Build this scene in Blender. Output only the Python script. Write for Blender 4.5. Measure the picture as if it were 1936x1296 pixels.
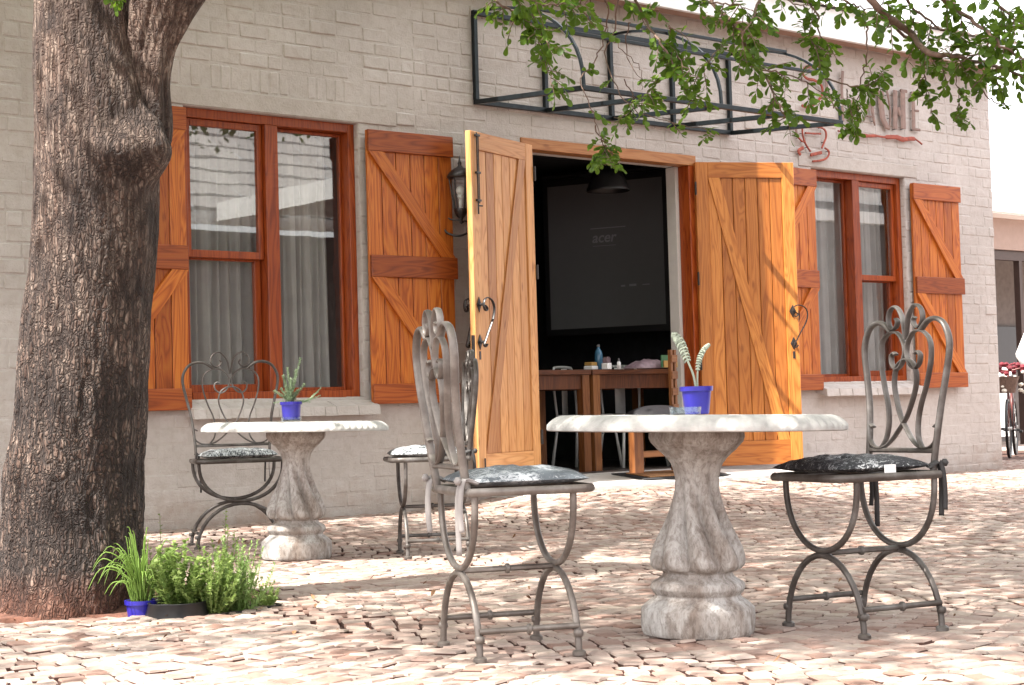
import bpy, math, random
import numpy as np
from mathutils import Vector, Matrix, noise
random.seed(7)
R = math.radians
for o in list(bpy.data.objects): bpy.data.objects.remove(o)
scn = bpy.context.scene
C = scn.collection

# ------------------------------------------------------------------ camera
FPX, CXP, CYP = 3250.0, 968.0, 648.0
HEAD = R(49.7)
PITCH = math.atan(130 * math.cos(0.028) / FPX)
ROLL = math.atan(0.028)
CAM = Vector((0, -9.85, 0.735))
FW = Vector((math.cos(HEAD) * math.cos(PITCH), math.sin(HEAD) * math.cos(PITCH), math.sin(PITCH)))
R0 = Vector((math.sin(HEAD), -math.cos(HEAD), 0))
U0 = R0.cross(FW)
RT = R0 * math.cos(ROLL) - U0 * math.sin(ROLL)
UP = R0 * math.sin(ROLL) + U0 * math.cos(ROLL)
def at(px, py, Z):                       # a point Z metres in front of the camera
    return CAM + Z * (FW + RT * ((px - CXP) / FPX) - UP * ((py - CYP) / FPX))
def on_wall(px, py, Y=0.0):
    d = FW + RT * ((px - CXP) / FPX) - UP * ((py - CYP) / FPX)
    return CAM + d * ((Y - CAM.y) / d.y)
def proj(P):
    v = Vector(P) - CAM; Z = v.dot(FW)
    return CXP + FPX * v.dot(RT) / Z, CYP - FPX * v.dot(UP) / Z, Z
cd = bpy.data.cameras.new('camera')
cam = bpy.data.objects.new('camera', cd); C.objects.link(cam)
cd.sensor_width = 36; cd.lens = 36 * FPX / 1936; cd.clip_start = 0.05; cd.clip_end = 2000
M = Matrix((RT, UP, -FW)).transposed().to_4x4(); M.translation = CAM
cam.matrix_world = M
scn.camera = cam

# ------------------------------------------------------------------ light
SUN_EL, SUN_AZ = R(55), math.atan2(0.02, -1.0)     # direction to the sun
S = Vector((math.cos(SUN_EL) * math.cos(SUN_AZ), math.cos(SUN_EL) * math.sin(SUN_AZ), math.sin(SUN_EL)))
w = bpy.data.worlds.new('World'); scn.world = w; w.use_nodes = True
nt = w.node_tree; bg = nt.nodes['Background']
sky = nt.nodes.new('ShaderNodeTexSky'); sky.sky_type = 'NISHITA'; sky.sun_disc = False
sky.sun_elevation = SUN_EL; sky.sun_rotation = math.pi / 2 - SUN_AZ
sky.dust_density = 4.0; sky.air_density = 1.0; sky.ozone_density = 1.0
mxw = nt.nodes.new('ShaderNodeMix'); mxw.data_type = 'RGBA'; mxw.inputs[0].default_value = 0.72
nt.links.new(sky.outputs[0], mxw.inputs[6]); mxw.inputs[7].default_value = (8.3, 8.0, 7.9, 1)   # thin bright cloud
nt.links.new(mxw.outputs[2], bg.inputs[0]); bg.inputs[1].default_value = 0.13
sd = bpy.data.lights.new('sun', 'SUN'); sd.energy = 5.0; sd.angle = R(0.6); sd.color = (1, 0.95, 0.88)
so = bpy.data.objects.new('sun', sd); C.objects.link(so)
so.rotation_euler = S.to_track_quat('Z', 'Y').to_euler()
scn.view_settings.view_transform = 'Standard'; scn.view_settings.look = 'None'
scn.view_settings.gamma = 1.0; scn.view_settings.use_curve_mapping = False
scn.view_settings.exposure = 1.72

# ------------------------------------------------------------------ materials
def newmat(name):
    m = bpy.data.materials.new(name); m.use_nodes = True
    n = m.node_tree.nodes; return m, n, m.node_tree.links, n['Principled BSDF']
def ramp(n, stops):
    r = n.new('ShaderNodeValToRGB'); e = r.color_ramp.elements
    while len(e) < len(stops): e.new(0.5)
    for i, (p, c) in enumerate(stops):
        e[i].position = p; e[i].color = (c[0], c[1], c[2], 1) if not isinstance(c, (int, float)) else (c, c, c, 1)
    return r
def mix(n, l, a, b, f, blend='MIX'):
    m = n.new('ShaderNodeMix'); m.data_type = 'RGBA'; m.blend_type = blend
    for s, v in ((0, f), (6, a), (7, b)):
        if hasattr(v, 'links') or hasattr(v, 'is_linked'): l.new(v, m.inputs[s])
        elif isinstance(v, (int, float)): m.inputs[s].default_value = v
        else: m.inputs[s].default_value = (v[0], v[1], v[2], 1)
    return m.outputs[2]
def noise_tex(n, l, vec, scale, detail=4, rough=0.55, dist=0.0):
    t = n.new('ShaderNodeTexNoise'); t.inputs['Scale'].default_value = scale
    t.inputs['Detail'].default_value = detail; t.inputs['Roughness'].default_value = rough
    t.inputs['Distortion'].default_value = dist
    if vec is not None: l.new(vec, t.inputs['Vector'])
    return t.outputs['Fac']
def bump(n, l, bsdf, h, strength, dist):
    b = n.new('ShaderNodeBump'); b.inputs['Strength'].default_value = strength; b.inputs['Distance'].default_value = dist
    l.new(h, b.inputs['Height']); l.new(b.outputs[0], bsdf.inputs['Normal']); return b
def mapping(n, l, vec, sc):
    mp = n.new('ShaderNodeMapping'); mp.inputs['Scale'].default_value = sc; l.new(vec, mp.inputs[0]); return mp.outputs[0]
def flat(name, col, rough=0.5, metal=0.0, var=0.15, sc=12, bmp=0.0, coat=0.0, spec=0.5):
    m, n, l, b = newmat(name)
    g = n.new('ShaderNodeNewGeometry').outputs['Position']
    f = noise_tex(n, l, g, sc, 5)
    lo = [c * (1 - var) for c in col]; hi = [min(1, c * (1 + var)) for c in col]
    r = ramp(n, [(0.3, lo), (0.7, hi)]); l.new(f, r.inputs[0]); l.new(r.outputs[0], b.inputs['Base Color'])
    b.inputs['Roughness'].default_value = rough; b.inputs['Metallic'].default_value = metal
    b.inputs['Coat Weight'].default_value = coat; b.inputs['Specular IOR Level'].default_value = spec
    if bmp: bump(n, l, b, noise_tex(n, l, g, sc * 6, 4), 0.5, bmp)
    return m
def wood(name, dark, mid, light, rough=0.42, coat=0.25, knots=True):
    m, n, l, b = newmat(name)
    tc = n.new('ShaderNodeTexCoord').outputs['Object']
    oi = n.new('ShaderNodeObjectInfo').outputs['Random']
    cmb = n.new('ShaderNodeCombineXYZ')
    ml = n.new('ShaderNodeMath'); ml.operation = 'MULTIPLY'; ml.inputs[1].default_value = 37.0; l.new(oi, ml.inputs[0])
    for i in range(3): l.new(ml.outputs[0], cmb.inputs[i])
    ad = n.new('ShaderNodeVectorMath'); ad.operation = 'ADD'; l.new(tc, ad.inputs[0]); l.new(cmb.outputs[0], ad.inputs[1])
    v = ad.outputs[0]
    big = noise_tex(n, l, mapping(n, l, v, (9, 9, 0.9)), 1.0, 2, 0.5, 0.6)
    mm = n.new('ShaderNodeMath'); mm.operation = 'MULTIPLY'; mm.inputs[1].default_value = 11.0; l.new(big, mm.inputs[0])
    fr = n.new('ShaderNodeMath'); fr.operation = 'PINGPONG'; fr.inputs[1].default_value = 0.5; l.new(mm.outputs[0], fr.inputs[0])
    fine = noise_tex(n, l, mapping(n, l, v, (150, 150, 3.5)), 1.0, 3, 0.6)
    r1 = ramp(n, [(0.0, dark), (0.35, mid), (1.0, light)])
    sc = n.new('ShaderNodeMath'); sc.operation = 'MULTIPLY_ADD'; sc.inputs[1].default_value = 1.1; sc.inputs[2].default_value = 0.14
    l.new(fr.outputs[0], sc.inputs[0]); l.new(sc.outputs[0], r1.inputs[0])
    rr = ramp(n, [(0.0, (0.55, 0.45, 0.40)), (0.4, (0.85, 0.80, 0.76)), (1.0, (1.0, 1.0, 1.0))]); l.new(oi, rr.inputs[0])
    c = mix(n, l, r1.outputs[0], rr.outputs[0], 0.85, 'MULTIPLY')
    rf = ramp(n, [(0.3, 0.72), (0.62, 1.0)]); l.new(fine, rf.inputs[0])
    c = mix(n, l, c, rf.outputs[0], 0.55, 'MULTIPLY')
    if knots:
        vo = n.new('ShaderNodeTexVoronoi'); vo.inputs['Scale'].default_value = 1.0
        l.new(mapping(n, l, v, (7, 7, 2.6)), vo.inputs['Vector'])
        rk = ramp(n, [(0.05, (0.28, 0.12, 0.05)), (0.12, (1, 1, 1))]); l.new(vo.outputs['Distance'], rk.inputs[0])
        c = mix(n, l, c, rk.outputs[0], 0.5, 'MULTIPLY')
    l.new(c, b.inputs['Base Color'])
    b.inputs['Roughness'].default_value = rough; b.inputs['Coat Weight'].default_value = coat * 0.4; b.inputs['Coat Roughness'].default_value = 0.25; b.inputs['Specular IOR Level'].default_value = 0.35
    bump(n, l, b, fine, 0.25, 0.002)
    return m
W_SHUT = wood('shutter_timber', (0.26, 0.050, 0.008), (0.54, 0.140, 0.020), (0.70, 0.26, 0.042), 0.38, 0.35)
W_RAIL = wood('shutter_rail_timber', (0.19, 0.038, 0.010), (0.38, 0.088, 0.018), (0.50, 0.15, 0.032), 0.38, 0.35)
W_FRAME = wood('window_frame_timber', (0.16, 0.024, 0.006), (0.34, 0.062, 0.011), (0.46, 0.11, 0.022), 0.36, 0.35, False)
W_DOOR = wood('door_timber', (0.46, 0.185, 0.055), (0.66, 0.32, 0.12), (0.76, 0.42, 0.18), 0.42, 0.25)
W_DOORR = wood('door_timber_grained', (0.34, 0.10, 0.018), (0.58, 0.215, 0.045), (0.70, 0.30, 0.075), 0.42, 0.25)
W_LEG = wood('leg_timber', (0.12, 0.04, 0.012), (0.22, 0.085, 0.026), (0.32, 0.14, 0.05), 0.45, 0.2)
W_TAB = wood('dining_timber', (0.05, 0.016, 0.007), (0.10, 0.032, 0.012), (0.16, 0.055, 0.02), 0.4, 0.3)

def mat_wall(name, a, b_, mortar=False):
    m, n, l, b = newmat(name)
    g = n.new('ShaderNodeNewGeometry').outputs['Position']
    f1 = noise_tex(n, l, g, 1.1, 3); f2 = noise_tex(n, l, g, 16, 5, 0.65); f3 = noise_tex(n, l, g, 70, 4, 0.6)
    r = ramp(n, [(0.3, a), (0.7, b_)]); l.new(f1, r.inputs[0])
    r2 = ramp(n, [(0.28, (0.80, 0.76, 0.73)), (0.55, (1, 1, 1)), (0.8, (1.04, 1.03, 1.02))]); l.new(f2, r2.inputs[0])
    c = mix(n, l, r.outputs[0], r2.outputs[0], 0.6, 'MULTIPLY')
    f4 = noise_tex(n, l, mapping(n, l, g, (6, 6, 28)), 1.0, 4, 0.7)
    r4 = ramp(n, [(0.60, (1, 1, 1)), (0.72, (0.80, 0.68, 0.62))]); l.new(f4, r4.inputs[0])
    c = mix(n, l, c, r4.outputs[0], 0.45, 'MULTIPLY')
    oi = n.new('ShaderNodeObjectInfo').outputs['Random']
    r5 = ramp(n, [(0.0, (0.90, 0.885, 0.87)), (1.0, (1.0, 1.0, 1.0))]); l.new(oi, r5.inputs[0])
    c = mix(n, l, c, r5.outputs[0], 0.7, 'MULTIPLY')
    # uneven browner tint towards the foot of the wall, and streaks of old paint
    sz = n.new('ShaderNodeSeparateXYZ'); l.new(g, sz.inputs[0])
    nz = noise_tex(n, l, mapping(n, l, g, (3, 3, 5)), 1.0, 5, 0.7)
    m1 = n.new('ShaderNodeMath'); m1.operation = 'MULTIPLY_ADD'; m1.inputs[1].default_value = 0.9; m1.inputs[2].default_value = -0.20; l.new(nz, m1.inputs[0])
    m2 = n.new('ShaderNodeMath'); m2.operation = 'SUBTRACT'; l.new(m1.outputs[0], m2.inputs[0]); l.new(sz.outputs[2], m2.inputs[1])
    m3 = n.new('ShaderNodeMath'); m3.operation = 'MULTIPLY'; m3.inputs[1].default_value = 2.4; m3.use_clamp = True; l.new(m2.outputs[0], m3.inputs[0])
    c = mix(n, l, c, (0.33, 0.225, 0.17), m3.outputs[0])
    st_ = noise_tex(n, l, mapping(n, l, g, (9, 9, 0.7)), 1.0, 4, 0.6)
    rs = ramp(n, [(0.60, (1, 1, 1)), (0.74, (0.86, 0.81, 0.78))]); l.new(st_, rs.inputs[0])
    c = mix(n, l, c, rs.outputs[0], 0.6, 'MULTIPLY')
    l.new(c, b.inputs['Base Color']); b.inputs['Roughness'].default_value = 0.75; b.inputs['Specular IOR Level'].default_value = 0.3
    ms = n.new('ShaderNodeMath'); ms.operation = 'ADD'; l.new(f2, ms.inputs[0]); l.new(f3, ms.inputs[1])
    bump(n, l, b, ms.outputs[0], 0.6, 0.008)
    return m
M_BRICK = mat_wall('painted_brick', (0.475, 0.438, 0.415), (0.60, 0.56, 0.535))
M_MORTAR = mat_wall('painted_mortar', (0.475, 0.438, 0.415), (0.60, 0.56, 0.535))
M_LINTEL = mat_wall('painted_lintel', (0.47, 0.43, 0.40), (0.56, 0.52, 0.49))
M_SILLB = flat('sill_brick_face', (0.42, 0.33, 0.28), 0.8, var=0.15, sc=20, bmp=0.003)
M_WHITE = flat('white_paint', (0.80, 0.80, 0.79), 0.5, var=0.04)
M_PLASTER = flat('interior_plaster', (0.60, 0.57, 0.54), 0.8, var=0.05)
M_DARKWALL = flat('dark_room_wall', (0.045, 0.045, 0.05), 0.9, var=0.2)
M_SLAB = flat('pale_concrete_step', (0.62, 0.59, 0.56), 0.75, var=0.10, sc=5, bmp=0.003)
M_STEEL = flat('black_steel', (0.018, 0.024, 0.028), 0.38, 0.6, var=0.3, sc=20)
M_IRON = flat('forged_black_iron', (0.05, 0.047, 0.047), 0.36, 0.7, var=0.3, sc=60, bmp=0.001)
M_SCREEN = flat('projection_cloth', (0.16, 0.165, 0.17), 0.9, var=0.02)
M_SCREENT = flat('screen_print', (0.33, 0.34, 0.36), 0.9, var=0.02)
M_CURT = flat('sheer_curtain', (0.42, 0.41, 0.415), 0.9, var=0.08, sc=8)
M_BLUE = flat('blue_plastic', (0.022, 0.018, 0.26), 0.32, var=0.08, spec=0.6)
M_BLACKPL = flat('black_plastic', (0.010, 0.010, 0.011), 0.45, var=0.2)
M_SOIL = flat('red_soil', (0.13, 0.055, 0.035), 0.95, var=0.35, sc=40, bmp=0.01)
M_WMETAL = flat('white_metal', (0.62, 0.62, 0.60), 0.4, 0.2, var=0.1)
M_REDS = flat('rusted_red_steel', (0.30, 0.065, 0.04), 0.6, 0.2, var=0.35, sc=25)
M_MAUVE = flat('weathered_letter_steel', (0.24, 0.16, 0.135), 0.6, 0.2, var=0.2, sc=20)
M_GREYST = flat('dark_slate', (0.10, 0.10, 0.105), 0.8, var=0.2)
M_RUBBER = flat('black_rubber_mat', (0.02, 0.02, 0.022), 0.8, var=0.2)
M_COIR = flat('coir_mat', (0.40, 0.20, 0.09), 0.95, var=0.25, sc=120, bmp=0.004)
M_BGWALL = flat('taupe_wall', (0.34, 0.255, 0.22), 0.8, var=0.05)
M_LAMPBULB = flat('frosted_bulb', (0.85, 0.85, 0.82), 0.3, var=0.02)
M_PAPER = flat('paper', (0.7, 0.7, 0.7), 0.6, var=0.05)
M_YEL = flat('yellow_card', (0.35, 0.20, 0.05), 0.6, var=0.05)
M_PINK = flat('pink_plastic', (0.20, 0.14, 0.16), 0.4, var=0.3, sc=30)
M_GREENC = flat('green_card', (0.03, 0.12, 0.05), 0.6, var=0.1)
M_BIKE = flat('maroon_enamel', (0.10, 0.02, 0.015), 0.35, 0.2, var=0.3)
M_FLW = flat('white_petals', (0.8, 0.76, 0.66), 0.6, var=0.1)
M_FLR = flat('red_petals', (0.13, 0.006, 0.014), 0.6, var=0.3)
M_WATERB = flat('blue_bottle_plastic', (0.04, 0.12, 0.20), 0.15, var=0.1)

def mat_furn(name, a, b_, c3):
    m, n, l, b = newmat(name)
    g = n.new('ShaderNodeNewGeometry').outputs['Position']
    f = noise_tex(n, l, g, 9, 5, 0.6); f2 = noise_tex(n, l, g, 90, 4, 0.6)
    r = ramp(n, [(0.3, a), (0.52, b_), (0.72, c3)]); l.new(f, r.inputs[0])
    r2 = ramp(n, [(0.3, 0.8), (0.6, 1.0)]); l.new(f2, r2.inputs[0])
    l.new(mix(n, l, r.outputs[0], r2.outputs[0], 0.5, 'MULTIPLY'), b.inputs['Base Color'])
    b.inputs['Roughness'].default_value = 0.45; b.inputs['Metallic'].default_value = 0.35
    bump(n, l, b, f2, 0.3, 0.001)
    return m
M_CHAIR = mat_furn('weathered_grey_iron', (0.050, 0.038, 0.032), (0.095, 0.083, 0.075), (0.19, 0.18, 0.172))
M_CHAIRP = mat_furn('pale_sunbleached_iron', (0.095, 0.075, 0.064), (0.16, 0.138, 0.122), (0.27, 0.245, 0.222))

def mat_concrete():
    m, n, l, b = newmat('cast_concrete')
    tc = n.new('ShaderNodeTexCoord').outputs['Object']
    f = noise_tex(n, l, mapping(n, l, tc, (1, 1, 0.45)), 9, 6, 0.65, 0.8)
    f2 = noise_tex(n, l, mapping(n, l, tc, (1, 1, 0.45)), 70, 6, 0.75, 0.6)
    r = ramp(n, [(0.32, (0.22, 0.175, 0.145)), (0.46, (0.34, 0.31, 0.285)), (0.62, (0.52, 0.505, 0.485))]); l.new(f, r.inputs[0])
    r2 = ramp(n, [(0.40, (0.42, 0.37, 0.33)), (0.52, (0.95, 0.94, 0.93)), (0.66, (1.15, 1.15, 1.14))]); l.new(f2, r2.inputs[0])
    c = mix(n, l, r.outputs[0], r2.outputs[0], 0.6, 'MULTIPLY')
    l.new(c, b.inputs['Base Color']); b.inputs['Roughness'].default_value = 0.85
    ms = n.new('ShaderNodeMath'); ms.operation = 'ADD'; l.new(f, ms.inputs[0]); l.new(f2, ms.inputs[1])
    bump(n, l, b, ms.outputs[0], 0.7, 0.008)
    return m
M_CONC = mat_concrete()
M_CONCTOP = flat('pale_cast_concrete', (0.40, 0.39, 0.37), 0.8, var=0.22, sc=18, bmp=0.004)

def mat_cobble():
    m, n, l, b = newmat('clay_cobble')
    at_ = n.new('ShaderNodeAttribute'); at_.attribute_name = 'rnd'
    g = n.new('ShaderNodeNewGeometry').outputs['Position']
    oi = n.new('ShaderNodeObjectInfo').outputs['Random']
    ad = n.new('ShaderNodeMath'); ad.operation = 'ADD'; l.new(at_.outputs['Fac'], ad.inputs[0]); l.new(oi, ad.inputs[1])
    fr = n.new('ShaderNodeMath'); fr.operation = 'FRACT'; l.new(ad.outputs[0], fr.inputs[0])
    r = ramp(n, [(0.0, (0.22, 0.135, 0.105)), (0.18, (0.275, 0.20, 0.17)), (0.5, (0.315, 0.252, 0.22)), (0.8, (0.345, 0.285, 0.25)), (1.0, (0.385, 0.325, 0.275))])
    l.new(fr.outputs[0], r.inputs[0])
    f = noise_tex(n, l, g, 45, 5, 0.6); f0 = noise_tex(n, l, g, 1.3, 3)
    r2 = ramp(n, [(0.3, (0.78, 0.70, 0.66)), (0.6, (1, 1, 1))]); l.new(f, r2.inputs[0])
    c = mix(n, l, r.outputs[0], r2.outputs[0], 0.5, 'MULTIPLY')
    r3 = ramp(n, [(0.35, (0.92, 0.84, 0.80)), (0.65, (1.05, 1.04, 1.03))]); l.new(f0, r3.inputs[0])
    c = mix(n, l, c, r3.outputs[0], 0.8, 'MULTIPLY')
    l.new(c, b.inputs['Base Color']); b.inputs['Roughness'].default_value = 0.8
    bump(n, l, b, f, 0.5, 0.003)
    return m
M_COB = mat_cobble()
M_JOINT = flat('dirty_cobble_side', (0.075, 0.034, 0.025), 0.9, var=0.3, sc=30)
def mat_ground():
    m, n, l, b = newmat('joint_grit')
    g = n.new('ShaderNodeNewGeometry').outputs['Position']
    f = noise_tex(n, l, g, 30, 5)
    r = ramp(n, [(0.3, (0.05, 0.022, 0.015)), (0.7, (0.11, 0.055, 0.038))]); l.new(f, r.inputs[0])
    # far paving, beyond the pieces that can be told apart
    br = n.new('ShaderNodeTexBrick'); br.inputs['Scale'].default_value = 8.0; br.inputs['Mortar Size'].default_value = 0.03
    br.inputs['Color1'].default_value = (0.42, 0.34, 0.30, 1); br.inputs['Color2'].default_value = (0.50, 0.42, 0.37, 1); br.inputs['Mortar'].default_value = (0.2, 0.12, 0.09, 1)
    l.new(g, br.inputs['Vector'])
    sx = n.new('ShaderNodeSeparateXYZ'); l.new(g, sx.inputs[0])
    gt = n.new('ShaderNodeMath'); gt.operation = 'GREATER_THAN'; gt.inputs[1].default_value = 20.0; l.new(sx.outputs[0], gt.inputs[0])
    l.new(mix(n, l, r.outputs[0], br.outputs[0], gt.outputs[0]), b.inputs['Base Color'])
    b.inputs['Roughness'].default_value = 0.95; bump(n, l, b, f, 0.6, 0.01)
    return m
M_GROUND = mat_ground()

def mat_bark():
    m, n, l, b = newmat('plated_bark')
    tc = n.new('ShaderNodeTexCoord').outputs['Object']
    ds = noise_tex(n, l, tc, 9, 3)
    v = mapping(n, l, tc, (1.0, 1.0, 0.30))
    def vor(scale, feat='DISTANCE_TO_EDGE'):
        t = n.new('ShaderNodeTexVoronoi'); t.feature = feat; t.inputs['Scale'].default_value = scale
        ad = n.new('ShaderNodeVectorMath'); ad.operation = 'MULTIPLY_ADD'
        cmb = n.new('ShaderNodeCombineXYZ')
        for i in range(3): l.new(ds, cmb.inputs[i])
        l.new(cmb.outputs[0], ad.inputs[0]); ad.inputs[1].default_value = (0.12, 0.12, 0.12); l.new(v, ad.inputs[2])
        l.new(ad.outputs[0], t.inputs['Vector']); return t
    t1 = vor(58); t2 = vor(24)
    sx = n.new('ShaderNodeSeparateXYZ'); l.new(tc, sx.inputs[0])
    rz = ramp(n, [(0.0, 1.0), (0.3, 0.95), (0.62, 0.6), (0.9, 0.4)])     # plates fade into smoother bark higher up
    mz = n.new('ShaderNodeMath'); mz.operation = 'MULTIPLY'; mz.inputs[1].default_value = 0.40; l.new(sx.outputs[2], mz.inputs[0]); l.new(mz.outputs[0], rz.inputs[0])
    re = ramp(n, [(0.0, 0.0), (0.11, 0.75), (0.3, 1.0)]); l.new(t1.outputs['Distance'], re.inputs[0])
    re2 = ramp(n, [(0.0, 0.0), (0.10, 0.8), (0.3, 1.0)]); l.new(t2.outputs['Distance'], re2.inputs[0])
    mm = n.new('ShaderNodeMath'); mm.operation = 'MULTIPLY'; l.new(re.outputs[0], mm.inputs[0]); l.new(re2.outputs[0], mm.inputs[1])
    fib = noise_tex(n, l, mapping(n, l, tc, (60, 60, 9)), 1.0, 5, 0.65, 0.5)
    big = noise_tex(n, l, tc, 3.2, 4, 0.6)
    col = ramp(n, [(0.30, (0.045, 0.024, 0.017)), (0.48, (0.095, 0.058, 0.042)), (0.70, (0.36, 0.295, 0.245))]); l.new(fib, col.inputs[0])
    rb = ramp(n, [(0.42, (0.15, 0.085, 0.065)), (0.60, (1.05, 0.97, 0.93))]); l.new(big, rb.inputs[0])
    c = mix(n, l, col.outputs[0], rb.outputs[0], 0.8, 'MULTIPLY')
    crk = mix(n, l, (0.012, 0.006, 0.004), c, mm.outputs[0])
    c = mix(n, l, c, crk, rz.outputs[0])
    # red soil splashed on the foot of the trunk
    sp = n.new('ShaderNodeMath'); sp.operation = 'MULTIPLY_ADD'; sp.inputs[1].default_value = -5.0; sp.inputs[2].default_value = 0.9; l.new(sx.outputs[2], sp.inputs[0])
    ms2 = n.new('ShaderNodeMath'); ms2.operation = 'MULTIPLY'; l.new(sp.outputs[0], ms2.inputs[0]); l.new(fib, ms2.inputs[1]); ms2.use_clamp = True
    c = mix(n, l, c, (0.22, 0.075, 0.038), ms2.outputs[0])
    l.new(c, b.inputs['Base Color']); b.inputs['Roughness'].default_value = 0.85
    hz = n.new('ShaderNodeMath'); hz.operation = 'MULTIPLY'; l.new(mm.outputs[0], hz.inputs[0]); l.new(rz.outputs[0], hz.inputs[1])
    hs = n.new('ShaderNodeMath'); hs.operation = 'MULTIPLY_ADD'; hs.inputs[1].default_value = 0.55; l.new(fib, hs.inputs[0]); l.new(hz.outputs[0], hs.inputs[2])
    bump(n, l, b, hs.outputs[0], 1.0, 0.016)
    return m
M_BARK = mat_bark()
M_TWIG = flat('twig_bark', (0.16, 0.10, 0.075), 0.8, var=0.3, sc=40)

def mat_leaf(name, a, b_, trans, rough=0.38, tr=0.35):
    m, n, l, b = newmat(name)
    g = n.new('ShaderNodeNewGeometry').outputs['Position']
    oi = n.new('ShaderNodeObjectInfo').outputs['Random']
    at_ = n.new('ShaderNodeAttribute'); at_.attribute_name = 'rnd'
    ad = n.new('ShaderNodeMath'); ad.operation = 'ADD'; l.new(at_.outputs['Fac'], ad.inputs[0]); l.new(oi, ad.inputs[1])
    fr = n.new('ShaderNodeMath'); fr.operation = 'FRACT'; l.new(ad.outputs[0], fr.inputs[0])
    r = ramp(n, [(0.0, a), (1.0, b_)]); l.new(fr.outputs[0], r.inputs[0]); l.new(r.outputs[0], b.inputs['Base Color'])
    b.inputs['Roughness'].default_value = rough; b.inputs['Specular IOR Level'].default_value = 0.3
    t = n.new('ShaderNodeBsdfTranslucent'); t.inputs[0].default_value = (*trans, 1)
    ms = n.new('ShaderNodeMixShader'); ms.inputs[0].default_value = tr
    l.new(b.outputs[0], ms.inputs[1]); l.new(t.outputs[0], ms.inputs[2]); l.new(ms.outputs[0], n['Material Output'].inputs[0])
    return m
M_LEAF = mat_leaf('tree_leaf', (0.018, 0.050, 0.006), (0.070, 0.135, 0.014), (0.22, 0.36, 0.03), 0.5)
M_HERB = mat_leaf('herb_leaf', (0.10, 0.17, 0.035), (0.32, 0.40, 0.13), (0.30, 0.42, 0.12), 0.55)
M_GREYL = mat_leaf('silver_leaf', (0.34, 0.38, 0.30), (0.52, 0.54, 0.44), (0.4, 0.45, 0.35), 0.7, 0.2)
M_CHIVE = mat_leaf('chive_leaf', (0.12, 0.24, 0.04), (0.24, 0.36, 0.08), (0.3, 0.45, 0.1), 0.5)
M_LAV = mat_leaf('rosemary_leaf', (0.22, 0.30, 0.18), (0.40, 0.47, 0.32), (0.3, 0.4, 0.25), 0.6)

def mat_glass(name, tint=(1, 1, 1), boost=1.6):
    m, n, l, b = newmat(name)
    n.remove(b)
    tr = n.new('ShaderNodeBsdfTransparent'); tr.inputs[0].default_value = (*tint, 1)
    gl = n.new('ShaderNodeBsdfGlossy'); gl.inputs['Roughness'].default_value = 0.0
    fz = n.new('ShaderNodeFresnel'); fz.inputs[0].default_value = 1.52
    gm = n.new('ShaderNodeNewGeometry'); io = n.new('ShaderNodeMapRange'); io.inputs[3].default_value = 1.52; io.inputs[4].default_value = 1 / 1.52
    l.new(gm.outputs['Backfacing'], io.inputs[0]); l.new(io.outputs[0], fz.inputs[0])
    ml = n.new('ShaderNodeMath'); ml.operation = 'MULTIPLY'; ml.inputs[1].default_value = boost; ml.use_clamp = True; l.new(fz.outputs[0], ml.inputs[0])
    # faint waviness of the pane
    g = n.new('ShaderNodeNewGeometry').outputs['Position']
    bp = n.new('ShaderNodeBump'); bp.inputs['Strength'].default_value = 0.02; bp.inputs['Distance'].default_value = 0.01
    l.new(noise_tex(n, l, g, 4, 1), bp.inputs['Height']); l.new(bp.outputs[0], gl.inputs['Normal'])
    ms = n.new('ShaderNodeMixShader'); l.new(ml.outputs[0], ms.inputs[0]); l.new(tr.outputs[0], ms.inputs[1]); l.new(gl.outputs[0], ms.inputs[2])
    l.new(ms.outputs[0], n['Material Output'].inputs[0]); return m
M_GLASS = mat_glass('window_glass', (0.97, 0.98, 0.97), 2.0)
M_CLEAR = mat_glass('clear_glass', (0.86, 0.92, 0.94), 1.6)

def mat_cushion(name, base, prnt, amount):
    m, n, l, b = newmat(name)
    tc = n.new('ShaderNodeTexCoord').outputs['Object']
    f = noise_tex(n, l, mapping(n, l, tc, (110, 34, 34)), 1.0, 4, 0.8, 1.6)
    f2 = noise_tex(n, l, tc, 9, 3)
    ml = n.new('ShaderNodeMath'); ml.operation = 'MULTIPLY_ADD'; ml.inputs[1].default_value = 0.5; l.new(f2, ml.inputs[0]); l.new(f, ml.inputs[2])
    r = ramp(n, [(amount, base), (amount + 0.05, prnt)]); l.new(ml.outputs[0], r.inputs[0])
    l.new(r.outputs[0], b.inputs['Base Color']); b.inputs['Roughness'].default_value = 0.6; b.inputs['Specular IOR Level'].default_value = 0.3; bump(n, l, b, noise_tex(n, l, tc, 28, 4, 0.6, 0.8), 0.5, 0.008)
    return m
M_CUSH = mat_cushion('printed_black_cloth', (0.022, 0.022, 0.026), (0.42, 0.43, 0.44), 0.80)
M_CUSHG = mat_cushion('printed_sheen_cloth', (0.11, 0.125, 0.14), (0.42, 0.44, 0.46), 0.80)  # grey-blue base has the sky sheen of the near cushion painted in
M_CUSHW = mat_cushion('printed_blackwhite_cloth', (0.03, 0.035, 0.04), (0.55, 0.58, 0.60), 0.73)
M_STRAP = flat('black_webbing', (0.03, 0.028, 0.028), 0.7, var=0.2)
M_STRAPG = flat('grey_webbing', (0.28, 0.26, 0.25), 0.7, var=0.2)

def mat_shingle():
    m, n, l, b = newmat('slate_roof_tile')
    at_ = n.new('ShaderNodeAttribute'); at_.attribute_name = 'rnd'
    r = ramp(n, [(0, (0.36, 0.34, 0.33)), (1, (0.46, 0.44, 0.42))]); l.new(at_.outputs['Fac'], r.inputs[0])
    l.new(r.outputs[0], b.inputs['Base Color']); b.inputs['Roughness'].default_value = 0.8; return m
M_SHINGLE = mat_shingle()

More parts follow.
